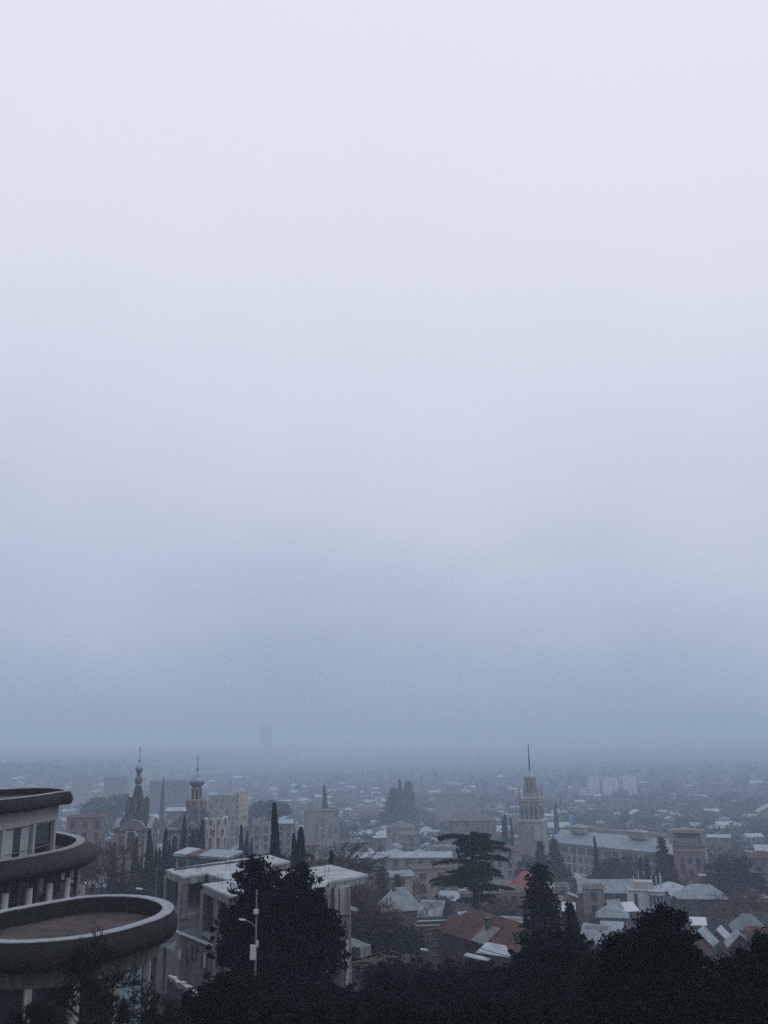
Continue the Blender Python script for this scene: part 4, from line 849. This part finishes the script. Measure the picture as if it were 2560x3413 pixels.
for px, py, Y, wd, k, lab in (
    (300, 2740, 185, 1.0, 'barered', 'reddish bare tree between round terraces and bell tower, tallest there'),
    (262, 2800, 165, 1.1, 'bare', 'brown bare tree rising behind the round terrace lip'),
    (335, 2800, 175, .9, 'bare', 'brown bare tree left of the bell tower cypresses'),
    (330, 2850, 150, 1.1, 'bare', 'dark bare tree in the gap beside the round terraces'),
    (385, 2895, 160, 1.0, 'bare', 'dark bare tree below the bell tower'),
    (1090, 2780, 175, 1.2, 'bare', 'brown bare tree behind the right concrete roof, largest there'),
    (1050, 2800, 170, 1.1, 'barered', 'pinkish bare tree beside the large brown one behind the concrete roof'),
    (1195, 2876, 140, 1.2, 'barered', 'reddish bare tree sprouting beyond the concrete roof corner'),
    (1225, 2910, 132, 1.1, 'barered', 'reddish low tree beside the concrete roof corner'),
    (2315, 2880, 290, 1.2, 'barered', 'red-brown bare tree at the foot of the brick end block'),
    (2345, 2905, 280, 1.2, 'barered', 'red-brown bare tree right of the brick end block foot'),
    (2280, 2915, 285, 1.1, 'barered', 'red-brown bare tree left of the brick end block foot'),
    (2470, 2930, 220, 1.5, 'barered', 'large brown bare tree beside the ragged zinc roof'),
    (2520, 2950, 215, 1.4, 'bare', 'brown bare tree near the frame edge above the teal roof'),
    (2130, 2830, 310, 1.2, 'barered', 'reddish bare tree before the palace near the white house'),
    (1880, 3050, 190, 1.2, 'bare', 'grey bare tree behind the pointed black conifer'),
    (1960, 3020, 195, 1.2, 'bare', 'bare tree above the big dark bush, before the low grey house'),
    (1430, 3010, 180, 1.0, 'bare', 'bare tree by the zinc lean-to house'),
    (1468, 2960, 215, 1.1, 'barered', 'reddish bare tree left of the cedar trunk'),
    (1740, 2990, 205, 1.1, 'bare', 'bare tree below the orange roof'),
    (1235, 2872, 318, 1.2, 'bare', 'bare tree before the left half of the long pale-roofed building'),
    (1350, 2868, 312, 1.3, 'barered', 'reddish bare tree before the middle of the long pale-roofed building'),
    (1440, 2876, 306, 1.2, 'bare', 'bare tree before the right half of the long pale-roofed building')):
    tree(k, px, py, Y, lab, 'bare trees among the houses', wd)
KEY.append((1505, 1695, 2940, 3085, 420)); KEY.append((1500, 1720, 2770, 2960, 205))
# ------------------------------------------------------------------ flat-topped cedar
YD = 168.0; g = gp(1590, YD); CT = thing('cedar_tree', 'large dark cedar with flat layered boughs and a bare lower trunk', 'cedar', g); u = YD / 3000
def zc(py): return ony(1590, py, YD).z - g.z
mb = MB(); mb.tube([(0, 0, -1), (.1, 0, zc(2960)), (-.1, .1, zc(2850)), (.3, 0, zc(2790))], .62, .12, 9); tr = mb.build('trunk', 'bark', CT)
rr = np.random.default_rng(3); CP = []; lim = MB()
TI = [(2774, 126, -14, 16, .25), (2782, 50, 66, 18, 0), (2800, 62, 100, 20, -.1), (2822, 60, 116, 18, -.3), (2846, 50, 106, 14, -.1), (2872, 128, 56, 20, -.15), (2892, 84, 74, 16, 0), (2908, 92, 100, 18, 0), (2936, 142, 76, 20, -.25), (2948, 110, 118, 18, -.1), (2978, 66, 40, 6, 0), (2986, 30, 62, 6, 0), (3050, 62, 122, 8, -.15)]
for py, lf, rt, nb, dr in TI:
    zb_ = zc(py + 14)
    for b in range(int(nb * .62)):
        a = rr.uniform(0, 2 * np.pi) if b > 3 else (np.pi * (b % 2) + rr.uniform(-.35, .35)); c = math.cos(a)
        l = ((rt if c > 0 else lf) * abs(c) + .5 * (abs(lf) + abs(rt)) * .75 * (1 - abs(c))) * u * rr.uniform(.4 if b > 3 else .86, 1.06); z0 = zb_ + rr.normal() * .32
        if l < .8: continue
        rise = l * .12; pts = [(l * t * math.cos(a), l * t * math.sin(a), z0 + rise * math.sin(t * 2.2) - l * .10 * t * t) for t in (0, .35, .7, 1)]
        lim.tube(pts, .12 + .012 * l, .03, 5); k = int(42 + 56 * l); t = rr.random(k) ** .62; w = .35 + .32 * l * np.sin(np.pi * np.clip(t * .8 + .2, 0, 1)) * .42
        lat = rr.normal(size=k) * w * .6
        q = np.stack([l * t * math.cos(a) - lat * math.sin(a), l * t * math.sin(a) + lat * math.cos(a), z0 + rise * np.sin(t * 2.2) - l * .10 * t * t - np.abs(rr.normal(size=k)) * .24 - np.abs(lat) * .12 + .15], 1); CP.append(q)
lim.build('bough', 'bark', CT); me = leaf_mesh('crown', np.concatenate(CP), .42, .14, 'leaf_black', -.25, 5); link('crown', me, CT)
# ------------------------------------------------------------------ dark foreground trees
def lobe_tree(name, label, Y, lobes_px, n, leaf, clump, group=None, trunk_px=None, m='leaf_black', seed=0, cat='tree', depth=.8, shell=.6):
    px0 = trunk_px or lobes_px[0][0]; g = gp(px0, Y); t = thing(name, label, cat, g, 0, group); u = Y / 3000; L = []
    rr_ = random.Random(seed)
    for px, py, rx, ry in lobes_px:
        c = ony(px, py, Y + rr_.uniform(-.35, .35) * rx * u); L.append(((c.x - g.x, c.y - g.y, c.z - g.z), (rx * u, rx * u * depth, ry * u)))
    P = blob_points(L, n, clump, seed, shell); me = leaf_mesh('crown', P, leaf, leaf * .5, m, .15, seed); link('crown', me, t)
    mb = MB(); top = max(L, key=lambda l: l[0][2])[0]; mb.tube([(0, 0, -1), (top[0] * .3, top[1] * .3, top[2] * .5), top], .28, .06, 7)
    for c, r in L: mb.tube([(top[0] * .3, top[1] * .3, max(.3, min(c[2], top[2]) * .45)), c], .12, .03, 5)
    mb.build('trunk', 'bark', t); return t
FG = 'dark evergreens along the near slope'
lobe_tree('evergreen_tree', 'big black evergreen hiding the middle of the concrete building', 62, [(850, 2950, 62, 62), (822, 2915, 30, 30), (856, 2890, 34, 26), (835, 2875, 14, 14), (905, 2925, 30, 22), (985, 2925, 36, 30), (930, 2990, 100, 60), (1000, 3000, 70, 70), (870, 3050, 110, 90), (980, 3080, 115, 95), (1045, 3010, 38, 40), (1065, 3070, 48, 50), (1010, 2905, 16, 14), (1095, 3130, 42, 50), (900, 3180, 175, 110), (1020, 3200, 110, 100), (790, 3130, 70, 70), (770, 3060, 32, 30), (1120, 3090, 16, 20)], 60000, .24, .42, FG, 930, seed=11, shell=.5)
lobe_tree('evergreen_tree', 'wide black bushy tree filling the lower right, topped by tufts', 44, [(2195, 3105, 58, 44), (2178, 3056, 24, 16), (2243, 3080, 26, 20), (2125, 3152, 70, 42), (2060, 3192, 50, 32), (2268, 3160, 62, 46), (2312, 3218, 48, 42), (2180, 3250, 165, 90), (2335, 3285, 95, 66), (2050, 3305, 130, 85), (2230, 3375, 220, 105), (2028, 3150, 12, 14), (2292, 3122, 12, 16), (2150, 3084, 12, 20), (2205, 3036, 9, 12), (2262, 3056, 8, 12), (2090, 3128, 10, 14)], 60000, .19, .34, FG, 2195, seed=12, shell=.5)
lobe_tree('evergreen_tree', 'black leafy tree at the right frame edge below the brick gables', 42, [(2532, 3170, 26, 40), (2560, 3125, 26, 32), (2492, 3226, 52, 30), (2445, 3250, 46, 32), (2540, 3268, 95, 70), (2450, 3345, 135, 85), (2590, 3350, 115, 95), (2475, 3190, 12, 18), (2418, 3212, 10, 14)], 30000, .19, .34, FG, 2530, seed=13)
lobe_tree('evergreen_tree', 'black foliage mass under the tall layered fir', 60, [(1850, 3190, 110, 70), (1760, 3240, 80, 60), (1930, 3220, 100, 80), (1830, 3300, 170, 100), (1960, 3320, 130, 100)], 34000, .24, .4, FG, 1850, seed=14)
lobe_tree('evergreen_tree', 'low black shrub mass below the red hip roof', 58, [(1420, 3300, 110, 50), (1300, 3320, 110, 60), (1550, 3310, 120, 50), (1650, 3320, 110, 60), (1500, 3380, 220, 70), (1350, 3390, 180, 70)], 34000, .23, .4, FG, 1450, seed=15)
lobe_tree('evergreen_tree', 'low black shrub mass at the foot of the concrete pier', 56, [(1080, 3345, 90, 42), (1225, 3350, 60, 30), (1010, 3350, 110, 62), (1170, 3405, 170, 50), (1280, 3330, 60, 40)], 30000, .23, .4, FG, 1100, seed=16)
lobe_tree('evergreen_tree', 'low black shrubs on the bank right of the round terrace', 47, [(760, 3300, 70, 45), (700, 3340, 70, 45), (820, 3340, 110, 70), (640, 3390, 110, 40), (760, 3400, 150, 60)], 28000, .19, .34, FG, 760, seed=17)
lobe_tree('evergreen_tree', 'black shrub band along the bottom right corner', 34, [(2200, 3440, 260, 80), (2480, 3430, 200, 80), (1900, 3450, 260, 80), (1650, 3460, 220, 70)], 26000, .16, .28, FG, 2200, seed=18)
lobe_tree('evergreen_tree', 'black shrub band along the bottom centre', 36, [(1350, 3450, 240, 70), (1080, 3450, 220, 70), (830, 3450, 200, 60)], 20000, .17, .3, FG, 1100, seed=19)
lobe_tree('evergreen_tree', 'dark shrub with brownish tint beside the brush pile', 88, [(1330, 3240, 60, 40), (1390, 3260, 70, 45), (1270, 3260, 60, 40), (1520, 3255, 90, 40), (1620, 3250, 80, 40)], 20000, .3, .5, FG, 1390, seed=20)
# bare dark branches in front of the round terrace
def big_bare(px, py, Y, seed, label, m='twig_dark', depth=6, spread=.5, wide=1.0, sl=.2):
    g = gp(px, Y); H = ony(px, py, Y).z - g.z; t = thing('bare_shrub', label, 'bare shrub', g, seed, 'bare shrubs before the round building'); t.scale = (H * wide, H * wide, H)
    link('crown', twig_mesh('crown', seed, m, depth, spread, sl, .012), t); link('trunk', trunk_mesh(.3, .012, .7, seed=seed), t)
for a in ((270, 3020, 37, 101, 'thin black bare tree whose twigs cross the red terrace floor'), (470, 3190, 38, 102, 'black bare tree with twigs over the teal curtained window'), (90, 3230, 33, 103, 'black bare shrub in the bottom corner under the round terrace'), (560, 3260, 44, 104, 'leaning bare shrub at the end of the round plinth'), (350, 3250, 35, 105, 'bushy bare shrub before the dark lower windows'), (640, 3270, 48, 106, 'bare shrub on the pale stone strip'), (180, 3300, 30, 107, 'low twiggy shrub at the very bottom before the plinth')):
    big_bare(*a, wide=.9)
big_bare(1470, 3230, 64, 108, 'bare scrub tree around the foot of the utility pole', 'twig_dark', 5)
big_bare(1560, 3225, 66, 109, 'bare scrub tree below the corrugated lean-to', 'twig_dark', 5)
big_bare(2035, 3080, 50, 110, 'thin bare crown beside the tufts of the wide black tree', 'twig_dark', 5)
# ------------------------------------------------------------------ stone strips, brush pile
def strip(a, b, z, label):
    a, b = onz(*a, z), onz(*b, z); d = b - a; t = thing('stone_wall', label, 'wall', ((a.x + b.x) / 2, (a.y + b.y) / 2, z - 1)); mb = MB(); n_ = 14
    for k in range(n_):
        q = a.lerp(b, (k + .5) / n_) - t.location; mb.box((q.x, q.y, -1 + 1 + random.uniform(-.06, .06)), (d.length / n_ * .94, random.uniform(.3, .5), random.uniform(.25, .5)), math.atan2(d.y, d.x) + random.uniform(-.08, .08))
    mb.build('cap_stones', 'stone_pale', t); MB().box((0, 0, -1.6), (d.length, .35, 3), math.atan2(d.y, d.x)).build('base', 'plaster_dirt_shade', t)
strip((566, 3212), (655, 3268), -18.2, 'low pale stone wall behind the round building plinth')
strip((330, 3412), (640, 3338), -15.6, 'long low wall of pale stones at the foot of the round plinth')
bp = thing('brush_pile', 'heap of pale cut branches beside the lower balcony slab', 'brush pile', gp(1275, 92)); q = ony(1275, 3200, 92) - bp.location; mb = MB()
for k in range(70):
    a = random.uniform(-.5, .5); l = random.uniform(.8, 2.2); c = q + Vector((random.gauss(0, 1.2), random.gauss(0, .8), random.uniform(-.7, .4))); dv = Vector((math.cos(a), random.uniform(-.3, .3), math.sin(a) * .5)) * l; mb.tube([c - dv / 2, c + dv / 2], .04, .02, 4)
mb.build('branches', 'straw', bp)
mb = MB(); mb.lathe((q.x, q.y, q.z - 3), [(2.6, -2), (2.0, 1.6), (1.2, 2.6), (.2, 2.9)], 12); mb.build('mound', 'earth', bp)
# ------------------------------------------------------------------ street lamps and wires
def lamp(px, pyt, Y, hx_, hy, label, boxes=(), pole='lamp_steel', arms=0, hs_=.5):
    g = gp(px, Y); t = thing('street_lamp', label, 'street lamp', g, 0, 'street lamps'); zt = ony(px, pyt, Y).z - g.z; h = ony(hx_, hy, Y) - g
    MB().tube([(0, 0, -.5), (0, 0, zt)], .065, .045, 8).build('pole', pole, t)
    za = h.z - .3; ar = MB().tube([(0, 0, za - .1), (h.x * .3, 0, za + .12), (h.x * .65, 0, h.z - .04), (h.x * .92, 0, h.z)], .028, .022, 6).build('arm', 'lamp_steel', t)
    mb = MB(); s_ = 1 if h.x > 0 else -1; mb.loft([[(h.x + (a - .1) * s_ * hs_, y * w * hs_, h.z + (z * w + a * .12) * hs_) for y, z in ((-.14, -.06), (.14, -.06), (.14, .05), (.06, .1), (-.06, .1), (-.14, .05))] for a, w in ((-.38, .5), (-.25, .95), (.1, 1.1), (.34, .9), (.42, .4))]); mb.build('lamp_head', 'lamp_head', t)
    for py, dx, w, hh, m in boxes: MB().box((dx, -.14, ony(px, py, Y).z - g.z), (w, .18, hh), 0).build('pole_box', m, t)
    for py in (arms or ()): MB().box((0, 0, ony(px, py, Y).z - g.z), (1.9, .1, .12), .35).build('crossarm', 'pole_wood', t)
    return t, zt
L1, z1 = lamp(846, 2966, 52, 806, 3066, 'street lamp with a box and white plate on its pole, against the big evergreen', ((3037, 0, .26, .22, 'lamp_head'), (3145, .1, .13, .3, 'lamp_head'), (3172, -.12, .3, .7, 'white_paint')))
L2, z2 = lamp(1459, 3084, 78, 1411, 3166, 'old street lamp pole with crossarms carrying wires near the red hip roof', (), 'pole_wood', (3097, 3112), .8)
L3, z3 = lamp(504, 2890, 105, 462, 2963, 'distant slim street lamp behind the big round terrace', (), 'lamp_steel', 0, 1.0)

def wire(a, b, sag, label):
    a, b = Vector(a), Vector(b); t = thing('power_line', label, 'wire', (a + b) / 2); mb = MB(); mb.tube([a.lerp(b, k / 14) - Vector((0, 0, 4 * sag * (k / 14) * (1 - k / 14))) for k in range(15)], .022, n=4); mb.build('cable', 'wire', t, t.location)
tp = L2.location
for k, (dy, sg) in enumerate(((3093, .4), (3100, .5), (3112, .45))):
    a = ony(1459, dy, 78)
    wire(a, ony(1800, 3205 + k * 12, 62), sg, ['upper', 'middle', 'lower'][k] + ' wire running from the crossarm pole over the corrugated lean-to')
    wire(a, ony(1100, 3068 + (0, 9, 26)[k], 88), .5, ['upper', 'middle', 'lower'][k] + ' wire running from the crossarm pole to the concrete pier')
for k, (pa_, pb_) in enumerate(((3200, 3210), (3237, 3246), (3258, 3270))): wire(ony(1110, pa_, 80), ony(1210, pb_, 84), .05, ['short wire crossing the foot of the pier, uppermost of three', 'short wire crossing the foot of the pier, middle of three', 'short wire crossing the foot of the pier, lowest of three'][k])
# ------------------------------------------------------------------ the rest of the hazy city
LM = [(60, 'round terraces'), (450, 'bell tower'), (648, 'domed church'), (908, 'lone cypress'), (1140, 'concrete pier'), (1590, 'big cedar'), (1785, 'spired tower'), (2165, 'rod-topped house'), (2310, 'brick end block'), (2600, 'frame edge')]
def between(px):
    for (a, na), (b, nb) in zip(LM, LM[1:]):
        if px < b: return (na, nb, 0) if px - a < b - px else (nb, na, 1)
    return LM[-1][1], LM[-2][1], 1
ORD = ['first', 'second', 'third', 'fourth', 'fifth', 'sixth', 'seventh', 'eighth', 'ninth', 'tenth', 'eleventh', 'twelfth', 'thirteenth', 'fourteenth', 'fifteenth', 'sixteenth', 'seventeenth', 'eighteenth', 'nineteenth', 'twentieth']
PEND = {}
def later(o, px, base, ds): na, nb, rev = between(px); PEND.setdefault((base, ds, na, nb), []).append((abs(px - dict((n_, p) for p, n_ in LM)[na]), o))
def free(x, y, r, px, pyt, Y):
    for a, b, t0, t1, Yk in KEY:
        if a < px < b and Y < Yk - 2 and pyt < t1: return False
    return all((x - hx_) ** 2 + (y - hy_) ** 2 > (r + hr) ** 2 for hx_, hy_, hr in HL)
WALLS = ['wall_beige', 'wall_grey', 'wall_brown', 'wall_pink', 'wall_beige', 'wall_grey']
ROOFS = [('roof_pale', 'pale-roofed'), ('roof_zinc', 'zinc-roofed'), ('roof_brown', 'brown-roofed'), ('roof_maroon', 'maroon-roofed'), ('concrete_roof', 'concrete-roofed'), ('roof_zinc', 'zinc-roofed'), ('roof_pale', 'pale-roofed')]
rng = random.Random(21); cnt = 0; tries = 0
while cnt < 252 and tries < 9000:
    tries += 1; Y = 225 * (1700 / 225) ** rng.random(); px = rng.uniform(-60, 2620); g = gp(px, Y)
    if px > 1830 and Y > 450 and rng.random() < .65: continue
    far = Y > 620; r = rng.uniform(5, 8) if not far else rng.uniform(7, 13)
    big = rng.random() < (.14 if far else .06); w = r * (1.9 if big else 1.4); d = w * rng.uniform(.55, .9); h = rng.uniform(9, 17) if big else rng.uniform(4, 8.5)
    top = proj((g.x, g.y, g.z + h + 2)); rad = max(w, d) * .62
    if not free(g.x, g.y, rad * .85, px, top[1], Y) or g.z > -30 and Y > 900 and rng.random() < .6: continue
    rm, rn = rng.choice(ROOFS); kind = 'flat' if rm == 'concrete_roof' or big and rng.random() < .6 else rng.choice(['gable', 'hip', 'hip', 'shed', 'gablex'])
    rz = R_(rng.choice([-20, -8, 6, 15, 70, 82, 98]) + rng.uniform(-6, 6))
    o = house('apartment_block' if big else 'house', 'x', 'apartment block' if big else 'house', g, rz, w, d, h, kind, rng.choice(WALLS), rm, None, None, win=Y < 1000, bay=3.4 if Y < 500 else 4.2, chimney=Y < 450 and rng.random() < .4)
    HL.append((g.x, g.y, rad)); cnt += 1
    base = rn + (' block' if big else {'flat': ' flat-topped house', 'gable': ' gabled house', 'gablex': ' gabled house', 'hip': ' hip-roofed house', 'shed': ' lean-to house'}[kind].replace('pale-roofed flat', 'pale flat'))
    later(o, px, base, 'faint, far in the fog' if Y > 1000 else 'hazy, in the distance' if Y > 560 else 'in the middle distance' if Y > 330 else 'nearer')
rng = random.Random(5); cnt = 0; tries = 0
KB = ['round', 'roundd', 'bare', 'bare', 'barered', 'firg', 'round', 'cypress', 'bare', 'roundd']
KN = {'round': 'rounded green tree', 'roundd': 'dark rounded tree', 'bare': 'bare brown tree', 'barered': 'bare reddish tree', 'firg': 'grey conifer', 'cypress': 'slender cypress'}
while cnt < 275 and tries < 9000:
    tries += 1; Y = 215 * (1800 / 215) ** rng.random(); px = rng.uniform(-60, 2620); g = gp(px, Y); k = rng.choice(KB)
    H = rng.uniform(8, 14) if k != 'cypress' else rng.uniform(10, 17)
    if Y > 500: H *= 1.15
    top = proj((g.x, g.y, g.z + H))
    if not free(g.x, g.y, 1.2, px, top[1], Y): continue
    o = tree_at(k, g, H, 'x', None, rng.uniform(.9, 1.35), rng.randrange(3)); HL.append((g.x, g.y, 2.2)); cnt += 1
    later(o, px, KN[k], 'faint, far in the fog' if Y > 1000 else 'hazy, in the distance' if Y > 560 else 'in the middle distance' if Y > 330 else 'nearer')
for (base, ds, na, nb), L in PEND.items():
    L.sort(key=lambda e: e[0])
    fog = ds.startswith('faint')
    for i, (_, o) in enumerate(L):
        if fog:
            o['label'] = 'faint ' + base + ' in far fog' + (', ' + ORD[min(i, 19)] if len(L) > 1 else '') + ' from ' + na + ' toward ' + nb; o['group'] = base + 's of the city'
        else:
            o['label'] = ds.split(',')[0].replace('in the middle distance', 'mid-distance') + ' ' + base + (', ' + ORD[min(i, 19)] + '' if len(L) > 1 else '') + ' from the ' + na + ' toward the ' + nb
            o['group'] = base + 's of the city'

# trees and roofs of the far town too many to count, one mass
r = np.random.default_rng(9); P = []; k = 0
while k < 3000:
    Y = 430 * (2100 / 430) ** r.random(); px = r.uniform(-80, 2640); g = gp(px, Y); H = r.uniform(6, 12)
    if not free(g.x, g.y, 0, px, proj((g.x, g.y, g.z + H))[1], Y): continue
    m_ = 60; P.append(np.array([g.x, g.y, g.z + H * .5]) + r.normal(size=(m_, 3)) * np.array([H * .3, H * .3, H * .26])); k += 1
o = link('far_woodland', leaf_mesh('far_woodland', np.concatenate(P), 2.2, 1.5, 'leaf_green', 0, 1)); tag(o, kind='stuff')

# countless small roofs of the foggy town
bm_ = {'w': MB(), 'roof_pale': MB(), 'roof_zinc': MB(), 'roof_brown': MB(), 'roof_maroon': MB()}; k = 0
rng = random.Random(77)
while k < 620:
    Y = 480 * (1500 / 480) ** rng.random(); px = rng.uniform(-80, 2640); g = gp(px, Y); w = rng.uniform(7, 15); d_ = rng.uniform(6, 10); h = rng.uniform(4, 8)
    if px > 1830 and rng.random() < .65: continue
    if not free(g.x, g.y, 1, px, proj((g.x, g.y, g.z + h + 2))[1], Y): continue
    a = rng.choice((-.3, .1, 1.2, 1.5)) + rng.uniform(-.1, .1); ca, sa = math.cos(a), math.sin(a); k += 1
    bm_['w'].box((g.x, g.y, g.z + h / 2 - 1), (w, d_, h + 2), a)
    R = [[(g.x + x * ca - y * sa, g.y + x * sa + y * ca, g.z + z) for x, y, z in ((xx, -d_ / 2 - .4, h), (xx, 0, h + d_ * .25), (xx, d_ / 2 + .4, h))] for xx in (-w / 2 - .3, w / 2 + .3)]
    bm_[rng.choice(('roof_pale', 'roof_zinc', 'roof_zinc', 'roof_brown', 'roof_brown', 'roof_maroon'))].loft(R)
me = bpy.data.meshes.new('far_houses'); V = []; Fc = []; MI = []
for i, (kk, mb) in enumerate(bm_.items()):
    o_ = len(V); V += mb.v; Fc += [tuple(q + o_ for q in f) for f in mb.f]; MI += [i] * len(mb.f); me.materials.append(M['wall_beige' if kk == 'w' else kk])
me.from_pydata(V, [], Fc); me.polygons.foreach_set('material_index', MI); tag(link('far_houses', me), kind='stuff')
